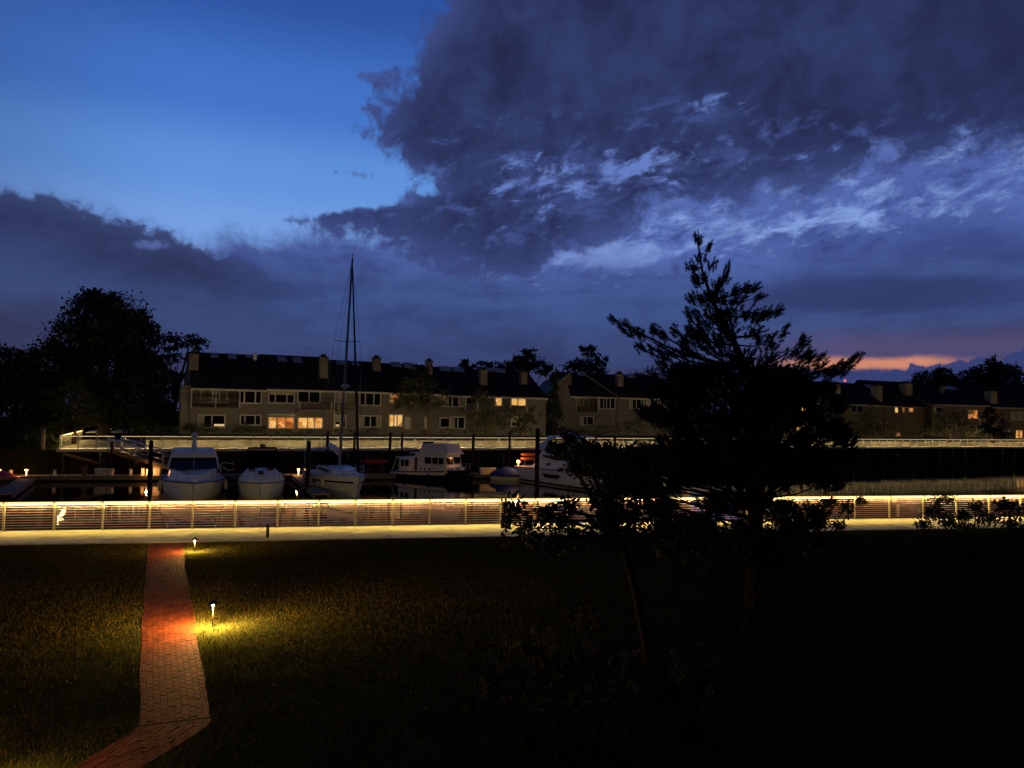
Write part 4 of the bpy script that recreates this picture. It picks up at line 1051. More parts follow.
FA_ = Fac(250, 86, 27, 2.6)
AR = dict(ridge_n=5.4)
def ex1(root, fac, s0, Lx, ez, roof):
    m_ = MB(); a, z = fac.sz(182.5, 384); a -= s0
    m_.box(a-.1, -.01, .4, 2.6, -.6, z-.1); wo_ = m_.build('side_wing', M_siding, root)
    m_ = MB(); m_.box(a-.15, a-.102, .9, 1.5, 3.4, 4.9); m_.build('window', M_trim, wo_)
    s_, n_, z_ = fac.roof_hit(255, 360, ez, 4.0/5.4); s_ -= s0
    m_ = MB(); m_.tube([(s_, n_, z_-.1), (s_, n_, z_+.62)], .24, 10); m_.lathe([(.30, z_+.60), (.30, z_+.74), (.1, z_+.82)], (s_, n_, 0), 10); m_.build('vent_pipe', M_white, roof)
    b1 = MB(); a, zt = fac.sz(214, 424); b_, zb = fac.sz(224, 426.3); b1.box(a-s0, b_-s0, -.035, -.015, zb, zt); b1.build('lit_blind', M_slit, root)
townhouse(FA_, 187, 263, 'grey brown townhouse at the left end with an open upper balcony and dark windows', 386.5, 5.4, 4.0,
          [(203, 214.5, 389.5, 401.5, 'dark', 1), (215, 228, 389.5, 401.5, 'dark', 2), (240.5, 260.5, 388.6, 402.6, 'dark', [.2, .74]), (199.5, 224, 415.5, 427.0, 'dark', 2), (241, 260, 415.6, 424.5, 'dark', [.2, .74])],
          [(189, 198, 354, 371)], [(211, 218, 354.3, 358), (228, 236, 355, 359.2), (246, 252, 356, 358)], [(188.5, 240, 399.5, 408, True)], ex1)
def ex2(root, fac, s0, Lx, ez, roof):
    a, zt = fac.sz(264, 411.5, -1.2); b_, zb = fac.sz(295, 414.5, -1.2); a = max(.05, a-s0); b_ -= s0
    m_ = MB(); m_.add([(a, -1.3, zb), (b_, -1.3, zb), (b_, -.005, zt+.35), (a, -.005, zt+.35), (a, -1.3, zb-.18), (b_, -1.3, zb-.18), (b_, -.005, zt+.28), (a, -.005, zt+.28)],
                      [(0, 1, 2, 3), (0, 4, 5, 1), (4, 7, 6, 5), (0, 3, 7, 4), (1, 5, 6, 2)]); m_.build('awning', M_awn, root)
    m_ = MB(); m_.tube([(Lx-.12, -.10, -.3), (Lx-.12, -.10, ez-.2)], .06, 8); m_.build('downspout', M_trim, root)
townhouse(FA_, 263, 333, 'grey brown townhouse with two brightly lit ground floor windows below a pale awning', 387.5, 5.4, 4.0,
          [(269.5, 293.5, 388.8, 402.5, 'dark', [.25, .72]), (298.5, 319.5, 390.5, 402, 'dark', 2), (269, 276, 417.5, 428, 'lit', 1), (277.6, 293, 417.5, 428, 'red', [.5]), (298.5, 322, 418, 428, 'lit', [.38, .68])],
          [(319.5, 328, 357.5, 379)], [(278, 286, 358, 362), (293, 301, 359, 363)], [(299, 332, 401.5, 409.5, False)], ex2)
def ex3(root, fac, s0, Lx, ez, roof):
    b1 = MB(); a, zt = fac.sz(334.5, 424.4); b_, zb = fac.sz(339, 426.5); b1.box(max(.1, a-s0), b_-s0, -.035, -.015, zb, zt); b1.build('lit_blind', M_slit, root)
townhouse(FA_, 333, 385, 'grey brown townhouse behind the tall sailboat mast with a white framed upper window', 389.5, 5.4, 3.75,
          [(334.5, 344.5, 391.5, 401.5, 'dark', 2), (360.5, 380, 391.8, 404.8, 'dark', [.25, .68]), (334.5, 345, 416, 427, 'dark', 2), (360.5, 380, 416.3, 426.5, 'dark', 2)],
          [(373, 381, 358.5, 372)], [(337, 344, 361.5, 365), (352, 358, 362.3, 366)], [(333.5, 356, 402.5, 410, False)], ex3)
townhouse(FA_, 385, 437, 'grey brown townhouse half hidden by the olive tree, with one lit ground floor window', 391.5, 5.4, 3.7,
          [(390.5, 398, 392, 402, 'orange', 1), (411, 432, 393.5, 403, 'dark', 3), (389.5, 402, 415, 426, 'curtain', [.35, .6]), (405.5, 409.5, 418, 428, 'pale', 1), (425.5, 428.5, 418, 428, 'pale', 1)],
          [(426.3, 433, 361.5, 374)], [(392, 400, 363.3, 367.5), (405, 413, 364, 368.6)], [])
townhouse(FA_, 437, 489, 'grey brown townhouse with a white framed upper window right of the olive tree', 394, 5.4, 3.65,
          [(444.5, 463, 394.6, 406, 'dark', [.2, .42, .75]), (466.5, 476, 395.5, 404, 'dark', 1), (440.5, 449, 418.5, 427, 'dark', 1), (451.5, 464, 417.5, 428, 'dark', 2)],
          [(480, 488, 370, 386)], [(441, 449, 367.6, 371.8), (454, 462, 368.2, 372.2)], [(465, 478, 404.5, 410, False)])
townhouse(FA_, 489, 545, 'townhouse at the right end of the row with two orange lit upper windows', 395.5, 5.4, 3.55,
          [(495.5, 501.3, 395.6, 405.3, 'curtain', 1), (511.5, 525.3, 397.2, 405.3, 'curtain', [.45]), (512, 520, 417.5, 426, 'dark', 2)],
          [(521, 528, 372, 385)], [(487.6, 492, 369, 372), (496, 503, 369.5, 373)], [(510, 527, 406, 410.5, False)])

FB = Fac(575, 112, 20, 2.6)
def exB(root, fac, s0, Lx, ez, roof):
    # cross gable to the left, its slope facing the viewer's left
    m_ = MB(); m_.frustum([(-4.6, -1.6), (-.02, -1.6), (-.02, 6), (-4.6, 6)], [(-4.6, -1.6), (-.02, -1.6), (-.02, 6), (-4.6, 6)], -.6, ez-.9)
    m_.add([(-4.6, -1.6, ez-.9), (-.02, -1.6, ez-.9), (-.9, -1.6, ez+2.4), (-4.6, 6, ez-.9), (-.02, 6, ez-.9), (-.9, 6, ez+2.4)], [(0, 1, 2), (3, 5, 4), (0, 2, 5, 3), (1, 4, 5, 2)])
    w_ = m_.build('gable_wing', M_siding, root)
    m_ = MB(); m_.bar((-4.9, -1.7, ez-1.05), (-.85, -1.7, ez+2.55), .16, .34); m_.build('rake_trim', M_chim, w_)
townhouse(FB, 566, 615, 'dark roofed house with white framed windows over a balcony, right of the long row', 395.2, 5.4, 3.6,
          [(581, 594, 398.3, 406, 'dark', [.3, .62]), (600, 614.5, 398.5, 408.5, 'dark', [.25, .45, .7]), (581, 593, 416.8, 424.5, 'dark', 2)],
          [(566.5, 572, 373, 385.5)], [(578.5, 585, 373, 376)], [(575.5, 598, 406.5, 412.5, True)], exB)
def exB2(root, fac, s0, Lx, ez, roof):
    a = .0
    m_ = MB(); m_.bar((.1, -.6, ez-.4), (-3.2, 5.2, ez+3.6), .2, .36); m_.build('rake_trim', M_chim, root)
townhouse(FB, 616, 690, 'house with a pale chimney partly hidden behind the pine, one lit window at its right', 397.0, 5.4, 3.5,
          [(630, 646, 399.5, 408, 'dark', [.4, .7]), (648, 660, 400, 409, 'dark', [.5]), (668.5, 675.5, 403, 407, 'lit', 1), (683, 689, 419, 425, 'lit', 1)],
          [(617, 624, 374, 387)], [(628, 633, 375, 378), (660, 664, 376, 379)], [], exB2)
FC = Fac(900, 131, 24, 2.6); FC2 = Fac(858, 124, 30, 2.6); FC3 = Fac(960, 134, 18, 2.6)
townhouse(FC, 782, 832, 'small dark house with a lit upper window glowing through the right side of the pine', 401.5, 5.4, 2.7,
          [(801.5, 806.5, 406.5, 411, 'lit', 1), (804.5, 807.5, 420.5, 423, 'lit', 1), (786.5, 790, 422.5, 426, 'lit', 1), (796.5, 798.5, 425.5, 431, 'curtain', 1)],
          [(802, 806, 383, 391)], [], [])
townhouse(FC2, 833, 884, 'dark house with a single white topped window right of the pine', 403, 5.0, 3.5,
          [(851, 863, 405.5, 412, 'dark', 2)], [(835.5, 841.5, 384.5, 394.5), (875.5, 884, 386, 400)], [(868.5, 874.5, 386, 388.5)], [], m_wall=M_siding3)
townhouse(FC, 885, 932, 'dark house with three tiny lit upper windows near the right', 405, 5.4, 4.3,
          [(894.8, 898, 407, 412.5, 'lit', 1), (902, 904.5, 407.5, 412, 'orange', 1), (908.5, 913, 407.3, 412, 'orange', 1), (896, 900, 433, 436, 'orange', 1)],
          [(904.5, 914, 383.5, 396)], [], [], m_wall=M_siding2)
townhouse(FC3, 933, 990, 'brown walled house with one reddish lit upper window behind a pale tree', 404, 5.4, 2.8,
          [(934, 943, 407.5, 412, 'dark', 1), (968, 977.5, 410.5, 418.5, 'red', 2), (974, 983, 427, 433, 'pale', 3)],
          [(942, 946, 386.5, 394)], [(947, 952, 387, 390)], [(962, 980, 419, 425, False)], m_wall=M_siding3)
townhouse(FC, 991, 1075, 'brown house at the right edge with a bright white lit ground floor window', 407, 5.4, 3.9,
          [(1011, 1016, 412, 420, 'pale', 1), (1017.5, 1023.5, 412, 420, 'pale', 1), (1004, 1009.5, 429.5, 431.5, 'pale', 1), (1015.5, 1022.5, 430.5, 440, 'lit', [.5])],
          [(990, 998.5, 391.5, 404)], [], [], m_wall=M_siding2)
# red beacon on a thin pole
p_ = at(845, 381.5, 160); o = thing('beacon', 'red warning light on a thin pole above the roofs right of the pine', 'beacon', (p_.x, p_.y, 2.5))
m_ = MB(); m_.tube([(0, 0, 0), (0, 0, p_.z-2.55)], .08, 6); m_.build('pole', M_dark, o)
m_ = MB(); m_.lathe([(.1, p_.z-2.54), (.22, p_.z-2.45), (.22, p_.z-2.22), (.1, p_.z-2.12)], n=10); m_.build('lens', M_red_light, o)

# ------------------------------------------------------------------ trees and shrubs
def leaf_quads(C, size, up=0.3):
    """one diamond leaf per centre, random facing"""
    n = len(C); a = rng.normal(size=(n, 3)); a[:, 2] += up; a /= np.linalg.norm(a, axis=1, keepdims=True)
    t = rng.normal(size=(n, 3)); u = np.cross(a, t); u /= np.linalg.norm(u, axis=1, keepdims=True)+1e-9
    s = (size*rng.uniform(.6, 1.35, n))[:, None]; w = s*.5
    p = C; q = C+u*s; m = C+u*s*.5; sd = np.cross(u, a)
    return np.stack([p, m+sd*w*.5, q, m-sd*w*.5], axis=1)
def blob_points(c, r, n, shell=.55, lump=.35):
    """points in an ellipsoid, most near its surface, gathered in lumps so that the outline is uneven and gaps show"""
    k = max(6, n//28)
    d = rng.normal(size=(k, 3)); d /= np.linalg.norm(d, axis=1, keepdims=True)
    rad = shell+(1-shell)*rng.random(k)**.6
    cc = d*rad[:, None]*.94
    i = rng.integers(0, k, n)
    off = rng.normal(size=(n, 3))*(.11+.10*rng.random(k)[i])[:, None]*(lump/.35)
    return (cc[i]+off)*np.asarray(r)+np.asarray(c)
def pix_ell(px, py, rx, ry, Y, ry_depth=None):
    c = at(px, py, Y); k = Y/FOC
    return np.array(c), np.array([rx*k, (ry_depth or min(rx, 1.3*ry)*k), ry*k])
def tree(name, label, ells, Y, base, m_leaf, leaf, dens, trunk_r=.25, group=None, limbs=True, cat='tree', shell=.55, zb=None):
    """ells: crown lumps in photo pixels (px, py, rx, ry) at distance Y"""
    pb = at(base, 430, Y); zg = 2.55 if zb is None else zb
    root = thing(name, label, cat, (pb.x, pb.y, zg), 0, group); o = np.array((pb.x, pb.y, zg))
    P = []; E3 = []
    for i, e in enumerate(ells):
        dy = (e[4] if len(e) > 4 else (rng.random()-.5)*2.0*e[2]*Y/FOC*.5)
        c, r = pix_ell(e[0], e[1], e[2], e[3], Y+dy); r[1] = max(r[1], .6*r[0]); E3.append((c, r))
        n = int(dens*e[2]*e[3]); P.append(blob_points(c, r, max(n, 40), shell))
    P = np.concatenate(P)-o
    P = P[P[:, 2] > .25]
    faces_mesh('crown', leaf_quads(P, leaf), m_leaf, root)
    tm = MB(); top = max(E3, key=lambda e: e[0][2]); tp = top[0]-o; h = tp[2]
    pts = [(0, 0, -.4), (h*.01, 0, h*.25), (tp[0]*.4, tp[1]*.4, h*.55), tuple(tp*.92)]
    tm.tube(pts, [trunk_r*1.3, trunk_r, trunk_r*.7, trunk_r*.2], 9)
    if limbs:
        for c, r in E3:
            q = c-o; st = Vector(pts[1]).lerp(Vector(pts[2]), rng.random()*.9) if q[2] > h*.3 else Vector((0, 0, h*.15))
            st.z = min(st.z, q[2]*.75); mid = st.lerp(Vector(q), .5)+Vector((0, 0, .08*r[0])); tm.tube([st, mid, Vector(q)], [trunk_r*.45, trunk_r*.3, trunk_r*.08], 6)
    tm.build('trunk', M_bark, root)
    return root

tree('broadleaf_tree', 'huge round dark tree standing left of the long townhouse row', [(104, 322, 40, 28), (80, 345, 32, 24), (128, 338, 28, 28), (98, 302, 26, 12), (60, 368, 30, 26), (108, 370, 45, 30), (142, 325, 14, 14), (70, 400, 36, 25), (125, 400, 40, 28), (150, 375, 20, 24), (140, 415, 40, 16)], 90, 104, M_leaf, .46, 4.6, .6)
tree('conifer_tree', 'flat branched dark tree between the huge round tree and the townhouse chimney', [(168, 344, 20, 9), (190, 341, 18, 6), (200, 347, 10, 4), (160, 362, 16, 8), (178, 358, 14, 5), (172, 378, 16, 9), (165, 398, 16, 12), (170, 418, 18, 12)], 97, 172, M_leaf, .5, 2.6, .3)
tree('broadleaf_tree', 'low dark trees at the left edge of the photo', [(10, 362, 20, 15), (30, 358, 12, 10), (4, 380, 24, 18), (30, 385, 22, 20), (12, 410, 30, 25), (35, 425, 25, 18), (-20, 390, 25, 40)], 84, 12, M_leaf, .42, 4.2, .35, zb=1.6)
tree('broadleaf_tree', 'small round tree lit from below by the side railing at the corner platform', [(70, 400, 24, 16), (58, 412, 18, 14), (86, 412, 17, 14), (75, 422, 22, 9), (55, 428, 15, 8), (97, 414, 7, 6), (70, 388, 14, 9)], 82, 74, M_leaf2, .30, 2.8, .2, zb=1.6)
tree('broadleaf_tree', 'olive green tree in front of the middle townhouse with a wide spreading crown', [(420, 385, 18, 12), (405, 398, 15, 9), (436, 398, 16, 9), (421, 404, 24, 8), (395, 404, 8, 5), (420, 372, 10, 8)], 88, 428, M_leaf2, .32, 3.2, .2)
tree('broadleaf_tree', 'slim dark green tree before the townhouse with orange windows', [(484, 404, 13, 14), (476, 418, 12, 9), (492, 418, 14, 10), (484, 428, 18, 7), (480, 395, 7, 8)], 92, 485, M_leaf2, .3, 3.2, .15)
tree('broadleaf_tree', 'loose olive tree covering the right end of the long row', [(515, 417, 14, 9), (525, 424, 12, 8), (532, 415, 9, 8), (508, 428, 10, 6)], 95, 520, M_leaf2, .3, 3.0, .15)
tree('conifer_tree', 'dark pointed evergreen between the long row and the dark roofed house', [(553, 385, 5, 9), (553, 400, 8, 10), (553, 415, 11, 10), (552, 428, 13, 8), (556, 375, 3, 7)], 108, 553, M_leaf, .4, 4.5, .2)
tree('broadleaf_tree', 'round dark tree above the roofs right of the last chimney of the long row', [(528, 362, 16, 9), (515, 368, 14, 7), (542, 368, 10, 7), (529, 353, 9, 4), (506, 366, 6, 4)], 150, 528, M_leaf, .55, 9, .4)
tree('broadleaf_tree', 'dark tree top with a round tuft rising above the dark roofed house', [(587, 352, 10, 6), (583, 366, 14, 8), (601, 361, 7, 7), (572, 366, 10, 5), (594, 370, 14, 7), (592, 349, 5, 3)], 155, 588, M_leaf, .5, 9, .35)
tree('broadleaf_tree', 'low far tree tops above the middle roofs of the long row', [(462, 363, 7, 4), (480, 366, 12, 4), (496, 366, 10, 4), (470, 367, 8, 3)], 150, 475, M_leaf, .6, 6, .3)
tree('broadleaf_tree', 'far tree behind the house with the pale chimney', [(660, 375, 16, 8), (645, 380, 14, 7), (680, 372, 14, 10), (625, 383, 10, 5)], 150, 660, M_leaf, .6, 5, .4)
tree('broadleaf_tree', 'dark tree rising above the roofs left of the tallest right hand trees', [(925, 379, 14, 8), (942, 374, 11, 6), (945, 384, 16, 9), (912, 388, 8, 6), (957, 380, 8, 7), (938, 370, 6, 4), (930, 388, 24, 8), (950, 390, 20, 8)], 175, 935, M_leaf, .6, 8.5, .4)
tree('broadleaf_tree', 'tallest dark trees above the roofs near the right edge', [(990, 375, 20, 12), (975, 382, 16, 12), (1005, 380, 18, 14), (990, 362, 7, 5), (1025, 395, 20, 14), (972, 372, 8, 6), (1015, 372, 8, 7), (985, 388, 30, 10), (1010, 392, 24, 10), (998, 368, 10, 7)], 178, 990, M_leaf, .6, 7.5, .5)
tree('broadleaf_tree', 'far low tree line piece beside the red beacon', [(858, 386, 10, 5), (868, 389, 9, 5), (852, 391, 8, 5), (880, 391, 12, 4), (895, 388, 8, 4)], 190, 862, M_leaf, .7, 6, .35)
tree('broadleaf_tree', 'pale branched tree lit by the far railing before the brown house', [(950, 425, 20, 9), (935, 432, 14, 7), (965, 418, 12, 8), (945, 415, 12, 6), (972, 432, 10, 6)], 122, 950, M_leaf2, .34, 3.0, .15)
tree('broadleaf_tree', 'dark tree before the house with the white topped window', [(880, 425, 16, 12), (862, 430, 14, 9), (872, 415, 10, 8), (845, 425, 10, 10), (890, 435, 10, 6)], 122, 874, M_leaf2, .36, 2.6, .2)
tree('broadleaf_tree', 'dark tree in front of the brown house at the right edge', [(995, 425, 12, 9), (988, 414, 9, 8), (1000, 433, 12, 6), (982, 430, 8, 7)], 122, 993, M_leaf, .34, 6.0, .2)
def bush(label, ells, Y, base, m=M_leaf2, zb=2.55, leaf=.2, dens=4.5, cat='bush', name='bush'):
    return tree(name, label, ells, Y, base, m, leaf, dens, .06, None, True, cat, .45, zb)
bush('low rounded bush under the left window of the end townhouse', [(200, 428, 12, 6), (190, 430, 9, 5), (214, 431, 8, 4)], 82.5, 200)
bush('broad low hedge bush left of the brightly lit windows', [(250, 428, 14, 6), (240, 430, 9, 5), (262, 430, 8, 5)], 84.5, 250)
bush('dark low bush along the lit patio below the red lit window', [(285, 433, 14, 3), (305, 433, 12, 3)], 84, 295, M_leaf, leaf=.16)
bush('dark low bush at the patio behind the sailboat mast', [(350, 432, 15, 3.5), (372, 431, 12, 4)], 87, 360, M_leaf, leaf=.16)
bush('dark low bush under the olive tree', [(455, 432, 16, 4), (430, 433, 14, 3)], 90, 445, M_leaf, leaf=.16)
bush('dark bush beside the corner platform at the start of the long row', [(165, 430, 14, 7), (150, 432, 12, 6), (140, 428, 10, 6)], 80, 155, M_leaf, 2.4)
bush('dark bushes in front of the dark roofed house', [(600, 430, 16, 7), (580, 431, 14, 6), (622, 429, 14, 8), (640, 425, 12, 10), (565, 432, 10, 6)], 104, 600, M_leaf)
bush('dark bushes behind the right part of the far railing', [(905, 433, 12, 4), (920, 434, 10, 4), (1000, 434, 14, 4), (985, 434, 10, 4)], 124, 930, M_leaf)
bush('dark bushes under the houses seen past the right side of the pine', [(800, 434, 16, 6), (830, 430, 16, 9), (770, 432, 20, 8), (720, 430, 25, 9), (680, 430, 20, 9)], 114, 800, M_leaf)

# the big pine: leaning trunk, whorled limbs, pads of needles
PY = 18.5
def needle_tufts(C, D_, ln, k=16):
    """C: tuft centres, D_: shoot directions"""
    n = len(C); C = np.repeat(C, k, 0); D_ = np.repeat(D_, k, 0); n *= k
    d = D_*.75+rng.normal(size=(n, 3))*.68; d /= np.linalg.norm(d, axis=1, keepdims=True)
    t = rng.normal(size=(n, 3)); u = np.cross(d, t); u /= np.linalg.norm(u, axis=1, keepdims=True)
    base = C+D_*(rng.random((n, 1))-.65)*ln*2.6; l = ln*rng.uniform(.6, 1.15, (n, 1)); w = .007
    return np.stack([base-u*w, base+u*w, base+d*l], axis=1)
pb = onz(752, 566, 0); pine = thing('pine_tree', 'big dark pine in the foreground with a thin bare top and long side branches', 'tree', (pb.x, PY, 0))
po = np.array((pb.x, PY, 0.0))
tpx = [(752, 590), (756, 500), (757, 430), (748, 372), (731, 336), (712, 300), (702, 270), (699, 248), (698, 229)]
tp = [Vector(np.array(at(x, y, PY))-po) for x, y in tpx]; tp[0].z = -.2
tm = MB(); tm.tube(tp, [.20, .17, .15, .10, .07, .045, .028, .018, .010], 10); tm.build('trunk', M_shrubbark, pine)
pads = [(697, 238, 5, 4), (708, 247, 4, 3), (700, 257, 6, 4), (696, 267, 6, 4), (712, 264, 5, 3), (690, 266, 4, 3), (703, 276, 8, 4), (697, 281, 8, 5), (723, 280, 7, 6), (728, 268, 2, 6),
        (741, 289, 12, 7), (755, 287, 5, 4), (693, 298, 8, 5), (712, 298, 13, 7), (732, 299, 14, 7), (760, 298, 6, 4), (690, 313, 10, 6), (709, 318, 18, 8), (744, 314, 18, 8), (715, 288, 9, 7), (706, 300, 10, 8), (722, 312, 14, 10), (728, 326, 16, 9), (722, 337, 14, 8), (738, 364, 20, 10), (770, 358, 16, 10), (700, 328, 14, 9), (758, 318, 12, 7), (684, 350, 14, 9), (779, 311, 10, 5), (767, 314, 10, 6),
        (613, 318, 4, 4), (622, 325, 7, 5), (632, 331, 8, 5), (641, 334, 6, 6), (653, 330, 6, 5), (664, 336, 8, 6), (674, 331, 8, 7), (653, 348, 8, 5), (639, 348, 5, 4), (668, 352, 10, 8), (660, 362, 8, 5),
        (691, 339, 18, 10), (712, 348, 22, 12), (756, 333, 13, 7), (770, 342, 17, 9), (785, 330, 3, 8), (744, 356, 20, 10), (803, 341, 9, 6), (797, 352, 16, 9), (814, 357, 12, 8), (822, 365, 9, 7),
        (835, 372, 9, 5), (845, 366, 7, 5), (853, 361, 6, 4), (857, 357, 3, 4), (756, 374, 30, 14), (779, 378, 30, 14), (797, 375, 22, 12), (697, 374, 22, 12), (680, 374, 14, 9), (720, 374, 26, 13),
        (690, 396, 30, 13), (730, 396, 34, 14), (770, 398, 32, 14), (805, 396, 24, 13), (664, 392, 16, 8), (825, 388, 12, 8), (680, 418, 34, 13), (725, 420, 36, 14), (770, 420, 34, 14), (805, 418, 22, 13),
        (650, 412, 18, 8), (690, 444, 34, 13), (735, 446, 36, 14), (775, 446, 30, 14), (808, 440, 16, 10), (835, 428, 14, 9), (845, 440, 12, 7), (690, 470, 30, 13), (735, 474, 34, 14), (778, 474, 30, 14), (815, 470, 16, 9),
        (647, 452, 18, 8), (640, 465, 26, 12), (605, 456, 14, 6), (585, 453, 12, 4), (570, 438, 10, 5), (600, 468, 18, 9), (620, 482, 24, 9), (580, 462, 12, 6), (655, 488, 26, 10), (840, 405, 12, 7), (850, 452, 10, 6), (830, 482, 16, 7), (660, 505, 20, 8), (820, 455, 18, 9), (720, 500, 28, 12), (760, 502, 26, 12), (700, 522, 24, 10), (745, 528, 26, 10), (785, 506, 14, 7), (700, 545, 26, 12), (745, 552, 28, 12), (790, 530, 22, 10), (668, 530, 18, 9), (725, 572, 24, 9), (770, 560, 22, 10), (820, 520, 14, 8)]
C = []; Dd = []; lm = MB()
for px, py, rx, ry in pads:
    n = int((rx*ry)/(5.0 if py < 366 else 2.0))+4
    dep = (rng.random()-.5)*2*min(2.2, .9+max(0, py-280)*.012)
    c = np.array(at(px, py, PY+dep)); k = PY/FOC; r = np.array((rx*k, max(.3, .8*rx*k), ry*k))
    pts = rng.normal(size=(n, 3)); pts /= np.linalg.norm(pts, axis=1, keepdims=True); pts *= rng.random((n, 1))**.45
    pts = pts*r*np.array((1, 1, 1.15))+c-po
    z = c[2]-po[2]-abs(c[0]-po[0]-tp[2].x)*.30
    i = min(range(1, len(tp)), key=lambda j: abs(tp[j].z-z)); a = tp[i]
    if z < tp[i].z: a = tp[i-1].lerp(tp[i], max(0, min(1, (z-tp[i-1].z)/max(.01, tp[i].z-tp[i-1].z))))
    q = Vector(c-po); mid = a.lerp(q, .55)+Vector((0, 0, -.05*(q-a).length)); ln_ = (q-a).length
    lm.tube([a, mid, q], [.010+.010*min(2.2, ln_), .007+.006*min(2, ln_), .006], 6)
    d = pts-np.array(a.lerp(q, .35)); d /= np.linalg.norm(d, axis=1, keepdims=True)+1e-6; d[:, 2] += .55; d += rng.normal(size=d.shape)*.3; d /= np.linalg.norm(d, axis=1, keepdims=True)
    for p in pts[::4]: lm.tube([q, Vector(p)], [.008, .004], 4, cap=False)
    C.append(pts); Dd.append(d)
lm.build('limbs', M_shrubbark, pine)
C = np.concatenate(C); Dd = np.concatenate(Dd)
faces_mesh('crown', needle_tufts(C, Dd, .088, 64), M_needle, pine)

# the small leaning broadleaf tree in front
SY = 12.6
sb = onz(652, 682, 0); sm = thing('leaning_tree', 'small broadleaf tree with a bare leaning trunk rising from the flower bed', 'tree', (sb.x, sb.y, 0)); so = np.array((sb.x, sb.y, 0.0)); SY = sb.y
tpx = [(652, 690), (646, 640), (636, 590), (626, 556), (617, 535), (602, 515)]
tp = [Vector(np.array(at(x, y, SY))-so) for x, y in tpx]; tp[0].z = -.15
tm = MB(); tm.tube(tp, [.105, .085, .075, .065, .05, .03], 10)
lobes = [(515, 512, 9, 11), (506, 520, 4, 14), (526, 528, 12, 9), (545, 515, 8, 9), (553, 512, 9, 7), (560, 522, 9, 7), (570, 508, 7, 8), (540, 538, 20, 8), (575, 535, 18, 9), (600, 520, 14, 9), (612, 505, 12, 8), (630, 510, 16, 11),
         (655, 512, 14, 10), (625, 530, 22, 9), (660, 532, 22, 10), (690, 528, 20, 10), (640, 495, 10, 8), (600, 540, 18, 7), (672, 515, 12, 8), (560, 547, 18, 6), (585, 451, 14, 7), (562, 448, 9, 4), (605, 455, 22, 11), (590, 470, 20, 8), (628, 457, 16, 8),
         (630, 470, 22, 12), (655, 455, 18, 12), (555, 447, 8, 5), (610, 488, 20, 8), (640, 485, 18, 8), (600, 500, 10, 5)]
P = []
for px, py, rx, ry in lobes:
    dep = (rng.random()-.5)*1.6
    c = np.array(at(px, py, SY+dep)); k = SY/FOC
    P.append(blob_points(c, (rx*k*1.05, max(.18, rx*k*.8), ry*k*1.1), int((2.7 if py > 490 else 4.2)*rx*ry**.75)+40, .1, .85)-so)
    q = Vector(c-so); a = tp[3].lerp(tp[5], rng.random()) if q.z > tp[3].z+.1 else tp[2].lerp(tp[4], rng.random())
    tm.tube([a, a.lerp(q, .5)+Vector((0, 0, .08)), q], [.028, .018, .007], 5)
tm.build('trunk', M_shrubbark, sm)
faces_mesh('crown', leaf_quads(np.concatenate(P), .095), M_leaf, sm)

def shrub(label, lobes, Y, base, leaf=.10, m=M_leaf, z0=0.0, name='shrub', dens=4.5):
    pb_ = at(base, 540, Y); r = thing(name, label, 'shrub', (pb_.x, Y, z0)); o = np.array((pb_.x, Y, z0)); P = []; st = MB()
    for px, py, rx, ry in lobes:
        c = np.array(at(px, py, Y+(rng.random()-.5)*.9)); k = Y/FOC
        P.append(blob_points(c, (rx*k, max(.2, rx*k*.8), ry*k), int(dens*rx*ry)+25, .15, .8)-o); q = Vector(c-o)
        a = Vector(((rng.random()-.5)*.3, (rng.random()-.5)*.3, -.05)); st.tube([a, a.lerp(q, .5)+Vector((0, 0, .1)), q], [.03, .02, .008], 5)
    st.build('stems', M_shrubbark, r); faces_mesh('leaves', leaf_quads(np.concatenate(P), leaf), m, r)
    return r
shrub('dark leafy shrub against the near railing at the right edge of the photo', [(932, 510, 10, 7), (945, 520, 10, 7), (938, 500, 5, 6), (962, 515, 9, 6), (975, 508, 8, 6), (990, 518, 11, 8), (1005, 508, 9, 8), (1018, 512, 9, 9), (1010, 525, 12, 6), (965, 526, 14, 5), (925, 526, 8, 6), (950, 498, 3, 5)], 25, 975)
shrub('dark leafy shrub against the near railing just right of the pine', [(795, 512, 12, 9), (815, 508, 12, 8), (830, 502, 9, 5), (845, 508, 7, 6), (805, 525, 16, 7), (778, 520, 14, 9), (860, 500, 5, 4), (838, 525, 8, 4)], 22.5, 808)
bush('dark bushes on the shore left of the tall pale piling', [(10, 440, 22, 10), (32, 442, 18, 9), (52, 444, 8, 8), (-15, 440, 20, 12)], 70.5, 20, M_leaf, 1.4, .3)
shrub('low dark shrub mass below the pine behind the leaning tree', [(700, 540, 24, 8), (740, 545, 26, 9), (780, 542, 22, 8), (670, 548, 18, 8), (820, 540, 14, 6)], 16.2, 740)

